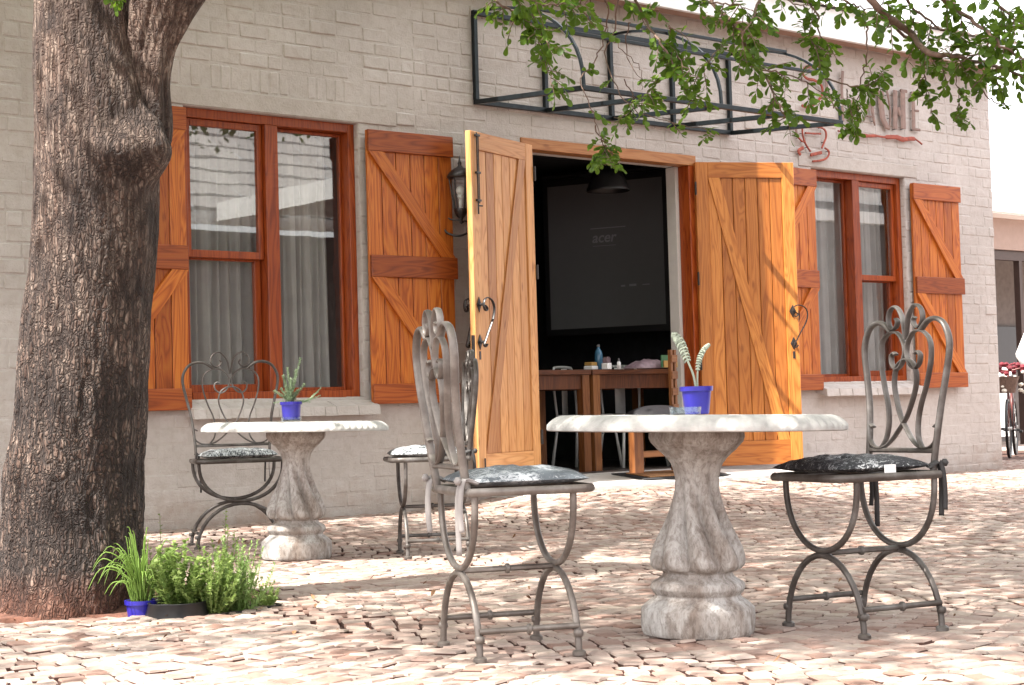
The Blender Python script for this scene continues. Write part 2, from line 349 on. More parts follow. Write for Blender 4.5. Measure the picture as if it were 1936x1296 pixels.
# ------------------------------------------------------------------ mesh helpers
class MB:
    def __init__(s): s.v = []; s.f = []; s.a = []
    def add(s, v, f, a=0.0):
        k = len(s.v); s.v += [tuple(p) for p in v]; s.f += [tuple(i + k for i in q) for q in f]; s.a += [a] * len(f)
    def box(s, lo, hi, mat=None):
        x0, y0, z0 = lo; x1, y1, z1 = hi
        v = [(x0, y0, z0), (x1, y0, z0), (x1, y1, z0), (x0, y1, z0), (x0, y0, z1), (x1, y0, z1), (x1, y1, z1), (x0, y1, z1)]
        if mat: v = [mat @ Vector(p) for p in v]
        s.add(v, [(0, 3, 2, 1), (4, 5, 6, 7), (0, 1, 5, 4), (1, 2, 6, 5), (2, 3, 7, 6), (3, 0, 4, 7)])
    def cbox(s, lo, hi, ch=0.003, jit=0.0, mat=None, a=0.0):           # chamfered box
        V = []; idx = {}
        c = [(lo[i] + hi[i]) / 2 for i in range(3)]; h = [(hi[i] - lo[i]) / 2 for i in range(3)]
        for sx in (-1, 1):
            for sy in (-1, 1):
                for sz in (-1, 1):
                    j = [random.uniform(-jit, jit) for _ in range(3)]
                    for ax in range(3):
                        p = [sx * (h[0] - ch), sy * (h[1] - ch), sz * (h[2] - ch)]
                        p[ax] += (sx, sy, sz)[ax] * ch
                        idx[(sx, sy, sz, ax)] = len(V)
                        q = Vector((c[0] + p[0] + j[0], c[1] + p[1] + j[1], c[2] + p[2] + j[2]))
                        V.append(mat @ q if mat else q)
        F = []
        for ax in range(3):
            b_, d = [(1, 2), (2, 0), (0, 1)][ax]
            for sg in (-1, 1):
                q = []
                for (sb, sd_) in ((-1, -1), (1, -1), (1, 1), (-1, 1)):
                    t = [0, 0, 0]; t[ax] = sg; t[b_] = sb; t[d] = sd_; q.append(idx[(*t, ax)])
                F.append(tuple(q) if sg > 0 else tuple(reversed(q)))
        for ax in range(3):                                            # edges parallel to ax
            b_, d = [(1, 2), (2, 0), (0, 1)][ax]
            for sb in (-1, 1):
                for sd_ in (-1, 1):
                    t0 = [0, 0, 0]; t1 = [0, 0, 0]; t0[ax] = -1; t1[ax] = 1
                    for t in (t0, t1): t[b_] = sb; t[d] = sd_
                    q = (idx[(*t0, b_)], idx[(*t1, b_)], idx[(*t1, d)], idx[(*t0, d)])
                    F.append(q if sb * sd_ < 0 else tuple(reversed(q)))
        for sx in (-1, 1):
            for sy in (-1, 1):
                for sz in (-1, 1):
                    q = (idx[(sx, sy, sz, 0)], idx[(sx, sy, sz, 1)], idx[(sx, sy, sz, 2)])
                    F.append(q if sx * sy * sz > 0 else tuple(reversed(q)))
        s.add(V, F, a)
    def tube(s, pts, r, n=8, caps=True, nrm=None, rb=None):
        pts = [Vector(p) for p in pts]; m_ = len(pts); V = []
        up = None
        for i, p in enumerate(pts):
            t = (pts[min(i + 1, m_ - 1)] - pts[max(i - 1, 0)])
            if t.length < 1e-9: t = Vector((0, 0, 1))
            t.normalize()
            if nrm is not None: a = (Vector(nrm) - t * t.dot(Vector(nrm))).normalized()
            else:
                if up is None: up = Vector((0, 0, 1)) if abs(t.z) < 0.9 else Vector((1, 0, 0))
                a = up - t * up.dot(t)
                if a.length < 1e-5: a = t.orthogonal()
                a.normalize(); up = a
            b_ = t.cross(a)
            ri = r[i] if isinstance(r, (list, tuple)) else r
            rbi = ri if rb is None else (rb[i] if isinstance(rb, (list, tuple)) else rb)
            for k in range(n):
                w_ = 2 * math.pi * (k + 0.5) / n
                V.append(p + a * (ri * math.cos(w_)) + b_ * (rbi * math.sin(w_)))
        F = []
        for i in range(m_ - 1):
            for k in range(n):
                k2 = (k + 1) % n
                F.append((i * n + k, i * n + k2, (i + 1) * n + k2, (i + 1) * n + k))
        if caps: F.append(tuple(reversed(range(n)))); F.append(tuple(range((m_ - 1) * n, m_ * n)))
        s.add(V, F)
    def lathe(s, prof, n=32, mod=None, axis=None, closed=True):
        V = []; F = []
        for (z, r) in prof:
            for k in range(n):
                a = 2 * math.pi * k / n
                rr = r * (mod(z, a, r) if mod else 1.0)
                V.append((rr * math.cos(a), rr * math.sin(a), z))
        m_ = len(prof)
        for i in range(m_ - 1):
            for k in range(n):
                k2 = (k + 1) % n; F.append((i * n + k, i * n + k2, (i + 1) * n + k2, (i + 1) * n + k))
        if closed: F.append(tuple(reversed(range(n)))); F.append(tuple(range((m_ - 1) * n, m_ * n)))
        if axis is not None: V = [axis @ Vector(p) for p in V]
        s.add(V, F)
    def sphere(s, c, r, n=12, m_=8, sc=(1, 1, 1)):
        prof = [(-math.cos(math.pi * i / m_) , max(1e-4, math.sin(math.pi * i / m_))) for i in range(m_ + 1)]
        mt = Matrix.Translation(Vector(c)) @ Matrix.Diagonal((r * sc[0], r * sc[1], r * sc[2], 1))
        s.lathe(prof, n, axis=mt)
    def mesh(s, name, mat, smooth=False, attr=False):
        me = bpy.data.meshes.new(name); me.from_pydata(s.v, [], s.f)
        if attr:
            at_ = me.attributes.new('rnd', 'FLOAT', 'FACE'); at_.data.foreach_set('value', s.a)
        if mat: me.materials.append(mat)
        if smooth: me.polygons.foreach_set('use_smooth', [True] * len(me.polygons))
        me.update(); return me
    def build(s, name, mat, parent=None, smooth=False, loc=None, rot=None, attr=False, sharp=None):
        me = s.mesh(name, mat, smooth, attr)
        o = bpy.data.objects.new(name, me); C.objects.link(o)
        if parent: o.parent = parent
        if loc is not None: o.location = loc
        if rot is not None: o.rotation_euler = rot
        if sharp: me.set_sharp_from_angle(angle=R(sharp))
        return o
def link_mesh(name, me, parent=None):
    o = bpy.data.objects.new(name, me); C.objects.link(o)
    if parent: o.parent = parent
    return o
def tag(o, label=None, cat=None, group=None, kind=None):
    if label: o['label'] = label
    if cat: o['category'] = cat
    if group: o['group'] = group
    if kind: o['kind'] = kind
    return o
def empty(name, loc=(0, 0, 0), rz=0, **k):
    o = bpy.data.objects.new(name, None); C.objects.link(o); o.location = loc; o.rotation_euler = (0, 0, rz); o.empty_display_size = 0.1
    return tag(o, **k) if k else o
def cr(pts, n=6, closed=False):                      # Catmull-Rom
    P = [Vector(p) if len(p) == 3 else Vector((p[0], 0, p[1])) for p in pts]; out = []
    for i in range(len(P) - 1):
        p0 = P[max(i - 1, 0)]; p1 = P[i]; p2 = P[i + 1]; p3 = P[min(i + 2, len(P) - 1)]
        for k in range(n):
            t = k / n
            out.append(0.5 * ((2 * p1) + (p2 - p0) * t + (2 * p0 - 5 * p1 + 4 * p2 - p3) * t * t + (3 * p1 - p0 - 3 * p2 + p3) * t ** 3))
    out.append(P[-1]); return out
def plank(name, parent, p0, p1, width, thick, mat, side=(0, 1, 0), ch=0.003, groove=False):
    """a board from p0 to p1, its own local Z along the grain; side = direction of its thickness"""
    p0 = Vector(p0); p1 = Vector(p1); z = (p1 - p0); L = z.length; z.normalize()
    y = Vector(side) - z * z.dot(Vector(side)); y.normalize(); x = y.cross(z)
    mb = MB(); mb.cbox((-width / 2, -thick / 2, 0), (width / 2, thick / 2, L), ch)
    o = mb.build(name, mat, parent)
    m = Matrix((x, y, z)).transposed().to_4x4(); m.translation = p0
    o.matrix_basis = m
    return o

# ------------------------------------------------------------------ ground
def sm(a, b, x):
    t = min(1, max(0, (x - a) / (b - a))); return t * t * (3 - 2 * t)
def g(x, y):
    h = 0.045 * sm(-2.2, -0.2, y)
    h += 0.105 * sm(-2.3, -0.5, y) * sm(7.2, 8.5, x) * (1 - sm(10.9, 12.4, x)) * (1 - sm(0.2, 1.5, y))
    h += 0.006 * math.sin(x * 1.7 + y * 0.9) * math.cos(y * 1.3 - x * 0.4)
    return h
PIT = [(1.55, -3.15), (2.68, -3.74), (2.95, -3.86), (3.25, -4.02), (3.60, -4.03), (3.80, -3.88), (4.00, -3.45), (3.75, -2.85), (3.0, -2.5), (2.0, -2.4)]
def inpit(x, y):
    c = False; n_ = len(PIT); j = n_ - 1
    for i in range(n_):
        xi, yi = PIT[i]; xj, yj = PIT[j]
        if (yi > y) != (yj > y) and x < (xj - xi) * (y - yi) / (yj - yi) + xi: c = not c
        j = i
    return c
def axis_vals(lo, hi, st, far):
    a = [lo - f for f in reversed(far)] + list(np.arange(lo, hi + 1e-6, st)) + [hi + f for f in far]; return a
xs = axis_vals(-2, 20, 0.2, (2, 6, 15, 40, 100, 300)); ys = axis_vals(-11, 4, 0.2, (2, 6, 15, 40, 100, 300))
mb = MB(); nx = len(xs); V = []
for y in ys:
    for x in xs:
        z = g(x, y) - 0.024
        if inpit(x, y): z -= 0.06
        V.append((x, y, z))
F = [(j * nx + i, j * nx + i + 1, (j + 1) * nx + i + 1, (j + 1) * nx + i) for j in range(len(ys) - 1) for i in range(nx - 1)]
mb.add(V, F)
ground = tag(mb.build('ground', M_GROUND, smooth=True), kind='structure')
# soil in the planting hole
mb = MB(); V = []; st = 0.04; nxs = int(2.9 / st); nys = int(2.0 / st)
for j in range(nys):
    for i in range(nxs):
        x = 1.4 + i * st; y = -4.25 + j * st
        d = math.hypot(x - 3.0, y + 3.4)
        z = g(x, y) - 0.10 + (0.085 if inpit(x, y) else 0) + 0.05 * max(0, 1 - d / 0.75) + 0.012 * noise.noise(Vector((x * 9, y * 9, 0)))
        V.append((x, y, z))
mb.add(V, [(j * nxs + i, j * nxs + i + 1, (j + 1) * nxs + i + 1, (j + 1) * nxs + i) for j in range(nys - 1) for i in range(nxs - 1)])
tag(mb.build('planting_soil', M_SOIL, smooth=True), kind='structure')

# cobbles laid in shallow segmental arcs
cobs = []
ROW = 0.088; AW = 1.75
def arc_off(x, k):
    u = ((x + 0.35 * math.sin(k * 0.013)) / AW) % 1.0
    return 0.30 * math.sin(math.pi * u)
ca, sa = math.cos(R(-4)), math.sin(R(-4))
for k in range(-125, 40):
    x = -1.0 + random.random() * 0.1
    while x < 19.5:
        L = random.uniform(0.050, 0.082)
        xc = x + L / 2
        yc = k * ROW - arc_off(xc, k) + 0.16
        sl = -math.atan(0.30 * math.pi / AW * math.cos(math.pi * (((xc + 0.35 * math.sin(k * 0.013)) / AW) % 1.0)))
        X = xc * ca - yc * sa; Y = xc * sa + yc * ca + 0.55
        x += L + random.uniform(0.005, 0.011)
        if X < 14.75 and Y > -0.06: continue
        if 8.05 < X < 11.0 and Y > -0.60: continue
        if Y > 3.5 or inpit(X, Y): continue
        qx, qy, qz = proj((X, Y, 0))
        if qz < 3.6 or qz > 19 or qx < -330 or qx > 2270: continue
        cobs.append((X, Y, L, sl + R(-4) + random.gauss(0, 0.02), qx, qy, qz))
pave = MB()
def cobble_geo(L, Wd, seed=0):
    """a worn stone: irregular five or six sided slab with a slightly domed chamfered top"""
    h = 0.05; hl, hw = L / 2, Wd / 2; j = lambda a: random.uniform(-a, a)
    base = [(-hl + j(.003), -hw + j(.004)), (j(.012), -hw + j(.003)), (hl + j(.003), -hw + j(.004)), (hl + j(.003), hw + j(.004)), (j(.012), hw + j(.003)), (-hl + j(.003), hw + j(.004))]
    tx, ty = j(0.03), j(0.05)
    V = [(x, y, -h) for x, y in base] + [(x, y, -0.006 + x * tx + y * ty) for x, y in base] + [(x * 0.92, y * 0.91, x * tx + y * ty + j(0.0012)) for x, y in base] + [(0, 0, 0.0015)]
    F = [(i, (i + 1) % 6, 6 + (i + 1) % 6, 6 + i) for i in range(6)] + [(6 + i, 6 + (i + 1) % 6, 12 + (i + 1) % 6, 12 + i) for i in range(6)] + [(12 + i, 12 + (i + 1) % 6, 18) for i in range(6)]
    return V, F
vis = sorted([c for c in cobs if -20 < c[4] < 1956 and c[5] < 1300], key=lambda c: c[6])[:300]
visset = set(id(c) for c in vis)
variants = []
for q in range(14):
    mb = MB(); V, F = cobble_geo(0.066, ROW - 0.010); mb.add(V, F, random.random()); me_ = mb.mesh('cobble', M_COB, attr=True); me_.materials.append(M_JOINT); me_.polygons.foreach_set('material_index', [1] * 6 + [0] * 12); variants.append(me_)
for c in cobs:
    X, Y, L, a, qx, qy, qz = c
    z = g(X, Y) + random.gauss(0, 0.0020)
    gx = (g(X + .05, Y) - g(X - .05, Y)) / .1; gy = (g(X, Y + .05) - g(X, Y - .05)) / .1
    rot = Matrix.Rotation(a, 4, 'Z'); tilt = Matrix.Rotation(gy + random.gauss(0, 0.018), 4, 'X') @ Matrix.Rotation(-gx + random.gauss(0, 0.012), 4, 'Y')
    mt = Matrix.Translation((X, Y, z)) @ tilt @ rot
    if id(c) in visset:
        o = link_mesh('cobble', random.choice(variants), ground); o.matrix_basis = mt @ Matrix.Diagonal((L / 0.066, 1, 1, 1))
    else:
        V, F = cobble_geo(L, ROW - 0.010)
        pave.add([mt @ Vector(p) for p in V], F, random.random())
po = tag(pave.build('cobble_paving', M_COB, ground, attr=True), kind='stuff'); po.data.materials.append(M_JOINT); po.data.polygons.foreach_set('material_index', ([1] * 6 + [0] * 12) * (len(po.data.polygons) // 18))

# ------------------------------------------------------------------ the building
bld = empty('cafe_building', (5, 0, 0), label='single storey cafe of pale painted brick with orange timber doors and shutters', cat='building')
def B(mb, name, mat, parent=bld, **k):                # geometry given in world coordinates, parented to the building at (5,0,0)
    off = Vector((5, 0, 0)) if parent is bld else Vector((0, 0, 0))
    if parent is bld: mb.v = [(p[0] - 5, p[1], p[2]) for p in mb.v]
    return mb.build(name, mat, parent, **k)
XL, XR, ZT = 2.6, 14.65, 4.14
W1 = (5.60, 6.99, 0.865, 2.79); W2 = (11.89, 13.24, 0.915, 2.825); DO = (8.49, 10.40, -0.2, 2.815)
ops = [W1, DO, W2]
mb = MB(); T0, T1 = 0.0014, 0.22
xcur = XL
for (a, b_, z0, z1) in ops:
    mb.box((xcur, T0, -0.3), (a, T1, ZT))
    mb.box((a, T0, z1), (b_, T1, ZT))
    if z0 > 0: mb.box((a, T0, -0.3), (b_, T1, z0))
    xcur = b_
mb.box((xcur, T0, -0.3), (XR - 0.22, T1, ZT)); mb.box((XR - 0.22, T0, -0.3), (XR, 6.2, ZT))
mb.box((XL, T1, -0.3), (XL + 0.22, 6.2, ZT)); mb.box((XL + 0.22, 6.0, -0.3), (XR - 0.22, 6.2, ZT))
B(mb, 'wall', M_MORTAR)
# bricks
LINT = [(5.42, 7.32, 2.795, 2.915), (11.72, 13.42, 2.83, 2.945)]
SOLD = (5.05, 7.55, 2.925, 3.085)
blocks = [(a, b_, z0, z1) for (a, b_, z0, z1) in ops] + LINT + [SOLD]
bricks = []
CH, BL, J = 0.0965, 0.212, 0.010
for r_ in range(-1, 43):
    z0 = r_ * CH + 0.012; z1 = z0 + CH - J
    if z0 > 4.08: break
    x = XL - (BL + J) * (0.5 if r_ % 2 else 0) + random.uniform(-0.02, 0.02)
    while x < XR - 0.01:
        Lb = BL if random.random() > 0.16 else BL * 0.48
        a, b_ = max(x, XL), min(x + Lb, XR - 0.004)
        x += Lb + J
        segs = [(a, b_)]
        zz0 = z0; zz1 = z1
        for (bx0, bx1, bz0, bz1) in blocks:
            if z1 > bz0 + 0.002 and z0 < bz1 - 0.002:
                # cut in z if mostly outside
                if z0 < bz0 - 0.03 and a < bx1 and b_ > bx0: zz1 = min(zz1, bz0 - 0.002); continue
                if z1 > bz1 + 0.03 and a < bx1 and b_ > bx0: zz0 = max(zz0, bz1 + 0.002); continue
                ns = []
                for (p, q) in segs:
                    if q <= bx0 or p >= bx1: ns.append((p, q))
                    else:
                        if p < bx0 - 0.02: ns.append((p, bx0 - 0.001))
                        if q > bx1 + 0.02: ns.append((bx1 + 0.001, q))
                segs = ns
        for (p, q) in segs:
            if q - p > 0.03 and zz1 - zz0 > 0.02: bricks.append((p, q, zz0, zz1))
x = SOLD[0]
while x < SOLD[1] - 0.05:
    bricks.append((x, x + 0.066, SOLD[2] + 0.004, SOLD[3] - 0.004)); x += 0.076
def brick_vis(b_):
    px, py, Z = proj(((b_[0] + b_[1]) / 2, 0, (b_[2] + b_[3]) / 2))
    if not (-10 < px < 1946 and -5 < py < 1040): return None
    if 45 < px < 300: return None
    return Z + (0.5 if py > 760 else 0)
cand = sorted([b_ for b_ in bricks if brick_vis(b_)], key=brick_vis)[:300]
cs = set(cand)
bm_ = MB()
def jl(s_): return random.uniform(-s_, s_)
for b_ in bricks:
    pr = random.uniform(-0.0008, 0.0042) if random.random() > 0.07 else random.uniform(0.004, 0.009)
    if b_[2] < 0.8: pr = pr * 0.4 - 0.0006
    m_ = bm_ if b_ not in cs else MB()
    cx_, cz_ = (b_[0] + b_[1]) / 2, (b_[2] + b_[3]) / 2
    rt = Matrix.Rotation(random.gauss(0, 0.006), 4, 'Y') @ Matrix.Rotation(random.gauss(0, 0.008), 4, 'X') @ Matrix.Rotation(random.gauss(0, 0.008), 4, 'Z')
    hx, hz = (b_[1] - b_[0]) / 2, (b_[3] - b_[2]) / 2
    if m_ is bm_:
        mt = Matrix.Translation((cx_, 0, cz_)) @ rt
        m_.cbox((-hx - .003, -pr, -hz - .003), (hx + .003, 0.03, hz + .003), 0.009, 0.0030, mt)
    else:
        m_.cbox((-hx - .003, -pr, -hz - .003), (hx + .003, 0.03, hz + .003), 0.009, 0.0028)
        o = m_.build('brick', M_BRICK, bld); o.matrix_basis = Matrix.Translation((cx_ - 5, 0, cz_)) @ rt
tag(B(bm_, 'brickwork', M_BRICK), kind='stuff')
for i, (a, b_, z0, z1) in enumerate(LINT):
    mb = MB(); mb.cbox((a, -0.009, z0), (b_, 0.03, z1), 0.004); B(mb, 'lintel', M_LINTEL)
# roof
mb = MB(); mb.box((XL - 0.3, -0.22, 3.955), (XR + 0.12, -0.18, 4.215)); B(mb, 'fascia', M_WHITE)
mb = MB(); mb.box((XL - 0.3, -0.178, 3.97), (XR + 0.12, -0.012, 3.995)); B(mb, 'soffit', flat('soffit_board', (0.34, 0.22, 0.17), 0.7))
mb = MB()
n_ = 160
for k in range(n_):                                     # corrugated sheet
    xa = XL - 0.35 + (XR - XL + 0.5) * k / n_; xb = XL - 0.35 + (XR - XL + 0.5) * (k + 1) / n_
    za = 0.02 * (k % 2); zb = 0.02 * ((k + 1) % 2)
    mb.add([(xa, -0.28, 4.222 + za), (xb, -0.28, 4.222 + zb), (xb, 3.1, 4.75 + zb), (xa, 3.1, 4.75 + za), (xa, 6.6, 4.20 + za), (xb, 6.6, 4.20 + zb)], [(0, 1, 2, 3), (3, 2, 5, 4)])
B(mb, 'roof', M_WHITE)
# rooms
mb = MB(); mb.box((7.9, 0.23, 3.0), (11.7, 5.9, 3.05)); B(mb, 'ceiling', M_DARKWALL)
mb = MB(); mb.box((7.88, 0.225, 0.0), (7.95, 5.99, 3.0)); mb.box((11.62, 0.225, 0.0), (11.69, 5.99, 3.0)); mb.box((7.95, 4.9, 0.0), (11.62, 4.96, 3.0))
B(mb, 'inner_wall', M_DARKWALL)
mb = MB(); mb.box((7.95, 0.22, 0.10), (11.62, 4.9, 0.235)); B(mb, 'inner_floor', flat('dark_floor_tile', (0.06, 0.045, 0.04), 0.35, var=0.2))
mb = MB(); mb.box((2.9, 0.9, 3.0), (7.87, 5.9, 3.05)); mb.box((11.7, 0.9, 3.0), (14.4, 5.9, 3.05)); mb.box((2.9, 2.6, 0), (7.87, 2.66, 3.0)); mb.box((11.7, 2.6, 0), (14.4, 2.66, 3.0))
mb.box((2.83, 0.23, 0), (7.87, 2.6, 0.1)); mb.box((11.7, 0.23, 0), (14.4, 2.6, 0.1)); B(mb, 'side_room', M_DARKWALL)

# windows: outer frame, mullion, one double hung sash bay and one deep fixed bay
def window(x0, x1, z0, z1, sash_first):
    yf = 0.055
    fw_ = 0.052
    fr = MB(); fr.cbox((x0, yf, z0), (x0 + fw_, yf + 0.14, z1), 0.003)
    fr.cbox((x1 - fw_, yf, z0), (x1, yf + 0.14, z1), 0.003)
    fr.cbox((x0 + fw_, yf + 0.002, z1 - 0.062), (x1 - fw_, yf + 0.14, z1), 0.003)
    fr.cbox((x0 + fw_, yf - 0.012, z0), (x1 - fw_, yf + 0.14, z0 + 0.05), 0.003)
    win = B(fr, 'window', W_FRAME)
    def sub(mb, nm, mat, smooth=False):
        mb.v = [(p[0] - 5, p[1], p[2]) for p in mb.v]; return mb.build(nm, mat, win, smooth)
    mid = x0 + (x1 - x0) * 0.505
    m_ = MB(); m_.cbox((mid - 0.05, yf - 0.006, z0 + 0.05), (mid + 0.05, yf + 0.135, z1 - 0.062), 0.004); sub(m_, 'mullion', W_FRAME)
    bays = [(x0 + fw_, mid - 0.05), (mid + 0.05, x1 - fw_)]
    sb = bays[0] if sash_first else bays[1]; fb = bays[1] if sash_first else bays[0]
    zm = z0 + (z1 - z0) * 0.50
    for (za, zb, yo) in ((zm - 0.02, z1 - 0.064, 0.035), (z0 + 0.052, zm + 0.012, 0.085)):
        s_ = MB(); w_ = 0.042 if yo < 0.05 else 0.05; y0 = yf + yo
        s_.cbox((sb[0] + 0.003, y0, za), (sb[0] + w_, y0 + 0.04, zb), 0.003); s_.cbox((sb[1] - w_, y0, za), (sb[1] - 0.003, y0 + 0.04, zb), 0.003)
        s_.cbox((sb[0] + w_, y0, zb - 0.045), (sb[1] - w_, y0 + 0.04, zb), 0.003); s_.cbox((sb[0] + w_, y0, za), (sb[1] - w_, y0 + 0.04, za + 0.05), 0.003)
        sub(s_, 'sash', W_FRAME)
        p_ = MB(); p_.box((sb[0] + w_ - 0.004, y0 + 0.017, za + 0.045), (sb[1] - w_ + 0.004, y0 + 0.021, zb - 0.041)); sub(p_, 'pane', M_GLASS)
    y0 = yf + 0.088
    s_ = MB(); s_.cbox((fb[0] + 0.002, y0, z0 + 0.052), (fb[0] + 0.02, y0 + 0.035, z1 - 0.064), 0.002); s_.cbox((fb[1] - 0.02, y0, z0 + 0.052), (fb[1] - 0.002, y0 + 0.035, z1 - 0.064), 0.002)
    s_.cbox((fb[0] + 0.02, y0, z0 + 0.052), (fb[1] - 0.02, y0 + 0.035, z0 + 0.075), 0.002); s_.cbox((fb[0] + 0.02, y0, z1 - 0.085), (fb[1] - 0.02, y0 + 0.035, z1 - 0.064), 0.002)
    sub(s_, 'sash', W_FRAME)
    p_ = MB(); p_.box((fb[0] + 0.018, y0 + 0.015, z0 + 0.072), (fb[1] - 0.018, y0 + 0.019, z1 - 0.082)); sub(p_, 'pane', M_GLASS)
    # reveal bricks
    k = 0; z = z0
    while z < z1 - 0.03:
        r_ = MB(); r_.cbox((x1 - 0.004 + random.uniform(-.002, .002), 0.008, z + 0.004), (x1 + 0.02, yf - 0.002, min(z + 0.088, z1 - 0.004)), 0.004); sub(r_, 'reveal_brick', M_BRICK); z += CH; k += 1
    # sloping sill of bricks on edge
    sx0, sx1 = x0 - 0.035, x1 + 0.045; n = 16; wd = (sx1 - sx0) / n
    for i in range(n):
        a_, b_ = sx0 + i * wd + 0.0006, sx0 + (i + 1) * wd - 0.0006
        dz = random.uniform(-0.0018, 0.0018); dy = random.uniform(-0.003, 0.003)
        s_ = MB()
        V = [(a_, -0.125 + dy, z0 - 0.125 + dz), (b_, -0.125 + dy, z0 - 0.125 + dz), (b_, 0.05, z0 - 0.085), (a_, 0.05, z0 - 0.085),
             (a_ + .0006, -0.118 + dy, z0 - 0.062 + dz), (b_ - .0006, -0.118 + dy, z0 - 0.062 + dz), (b_ - .0006, 0.052, z0 - 0.004 + dz), (a_ + .0006, 0.052, z0 - 0.004 + dz)]
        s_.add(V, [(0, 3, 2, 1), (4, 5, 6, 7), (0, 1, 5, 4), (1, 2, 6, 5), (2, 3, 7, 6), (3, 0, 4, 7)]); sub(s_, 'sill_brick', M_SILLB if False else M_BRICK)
    return win
win1 = window(*W1, True); win2 = window(*W2, False)

# shutters (boards, three ledges, two braces)
def shutter(xh, z0, z1, w_, dirx, ang, brace_from_hinge=True):
    """hinged at xh beside the window, folded back on the wall; dirx +1 opens to the right"""
    h = z1 - z0
    root = MB(); root.cbox((0.012, 0.0, 0.01), (w_ - 0.012, 0.010, h - 0.01), 0.002)
    sh = root.build('shutter', W_RAIL, bld)
    sh.matrix_basis = Matrix.Translation((xh - 5, -0.035, z0)) @ Matrix.Rotation(ang, 4, 'Z') @ Matrix.Diagonal((dirx, 1, 1, 1))
    if dirx < 0: sh.matrix_basis = Matrix.Translation((xh - 5, -0.035, z0)) @ Matrix.Rotation(ang, 4, 'Z') @ Matrix.Translation((-w_, 0, 0))
    X = (lambda u: u) if dirx > 0 else (lambda u: w_ - u)
    n = 6; bw = (w_ - 0.0) / n
    for i in range(n):
        u = (i + 0.5) * bw
        plank('board', sh, (X(u), -0.012, 0.0), (X(u), -0.012, h), bw - 0.006, 0.022, W_SHUT)
    def led(za, zb, ext=0.0, off=0.0):
        zc = (za + zb) / 2
        plank('ledge', sh, (X(off), -0.036, zc), (X(w_ + ext), -0.036, zc), zb - za, 0.026, W_RAIL, ch=0.004)
    led(h - 0.15, h, 0.0, 0.0); led(h * 0.462, h * 0.462 + 0.155, 0.015, 0.006); led(0.0, 0.14, 0.008, 0.0)
    for (zt, zb) in ((h - 0.15, h * 0.462 + 0.155), (h * 0.462, 0.14)):
        L = math.hypot(w_ - 0.11, zt - zb)
        ux = 0.065
        if not brace_from_hinge: a_, b_ = (X(w_ - ux), zt), (X(ux), zb)
        else: a_, b_ = (X(ux), zt), (X(w_ - ux), zb)
        # ends cut level with the ledges
        dx = b_[0] - a_[0]; dz = b_[1] - a_[1]; ln = math.hypot(dx, dz); wb = 0.095
        ox = wb / 2 * ln / abs(dz)
        m_ = MB(); y0, y1 = -0.046, -0.024
        z_a, z_b = a_[1] - 0.001, b_[1] + 0.001
        # build in a frame whose Z runs along the brace
        zv = Vector((dx, 0, dz)).normalized(); yv = Vector((0, 1, 0)); xv = yv.cross(zv)
        fm = Matrix((xv, yv, zv)).transposed().to_4x4(); fm.translation = Vector((a_[0], 0, a_[1])); inv = fm.inverted()
        V = [(a_[0] - ox, y0, z_a), (a_[0] + ox, y0, z_a), (b_[0] + ox, y0, z_b), (b_[0] - ox, y0, z_b), (a_[0] - ox, y1, z_a), (a_[0] + ox, y1, z_a), (b_[0] + ox, y1, z_b), (b_[0] - ox, y1, z_b)]
        V = [inv @ Vector(p) for p in V]
        m_.add(V, [(0, 3, 2, 1), (4, 5, 6, 7), (0, 1, 5, 4), (1, 2, 6, 5), (2, 3, 7, 6), (3, 0, 4, 7)])
        o = m_.build('brace', W_SHUT, sh); o.matrix_basis = fm
    return sh
tag(shutter(7.015, 0.812, 2.742, 0.745, 1, R(-1.5)), 'shutter left of the wall lantern')
shutter(5.575, 0.80, 2.76, 0.745, -1, R(1.5))
shutter(13.265, 0.845, 2.768, 0.715, 1, R(-1.5))
shutter(11.865, 0.845, 2.79, 0.715, -1, R(1.5))

# door frame
mb = MB(); mb.cbox((DO[0], -0.012, 0.235), (DO[0] + 0.085, 0.115, 2.73), 0.004); B(mb, 'door_jamb', W_FRAME)
mb = MB(); mb.cbox((DO[1] - 0.085, -0.012, 0.235), (DO[1], 0.115, 2.73), 0.004)
B(mb, 'door_jamb', W_FRAME)
o = plank('door_head', bld, (DO[0] - 5 - 0.0, 0.05, 2.772), (DO[1] - 5, 0.05, 2.772), 0.084, 0.13, W_DOOR)
mb = MB(); mb.box((DO[0] + 0.0, 0.117, 0.235), (DO[0] + 0.03, 0.22, 2.72)); mb.box((DO[1] - 0.12, 0.117, 0.235), (DO[1], 0.22, 2.73)); mb.box((DO[0] + 0.03, 0.117, 2.735), (DO[1] - 0.12, 0.22, 2.81))
B(mb, 'reveal', M_PLASTER)
mb = MB()
ns = 12
for k in range(ns):
    pass
V = [(8.12, -0.62, 0.0), (10.95, -0.62, 0.0), (10.95, 0.0, 0.0), (8.12, 0.0, 0.0), (8.12, -0.60, 0.165), (10.95, -0.60, 0.165), (10.95, 0.0, 0.222), (8.12, 0.0, 0.222)]
mb.add(V, [(0, 3, 2, 1), (4, 5, 6, 7), (0, 1, 5, 4), (1, 2, 6, 5), (2, 3, 7, 6), (3, 0, 4, 7)])
mb.box((8.49, 0.0, 0.0), (10.40, 0.22, 0.224))
B(mb, 'doorstep', M_SLAB)

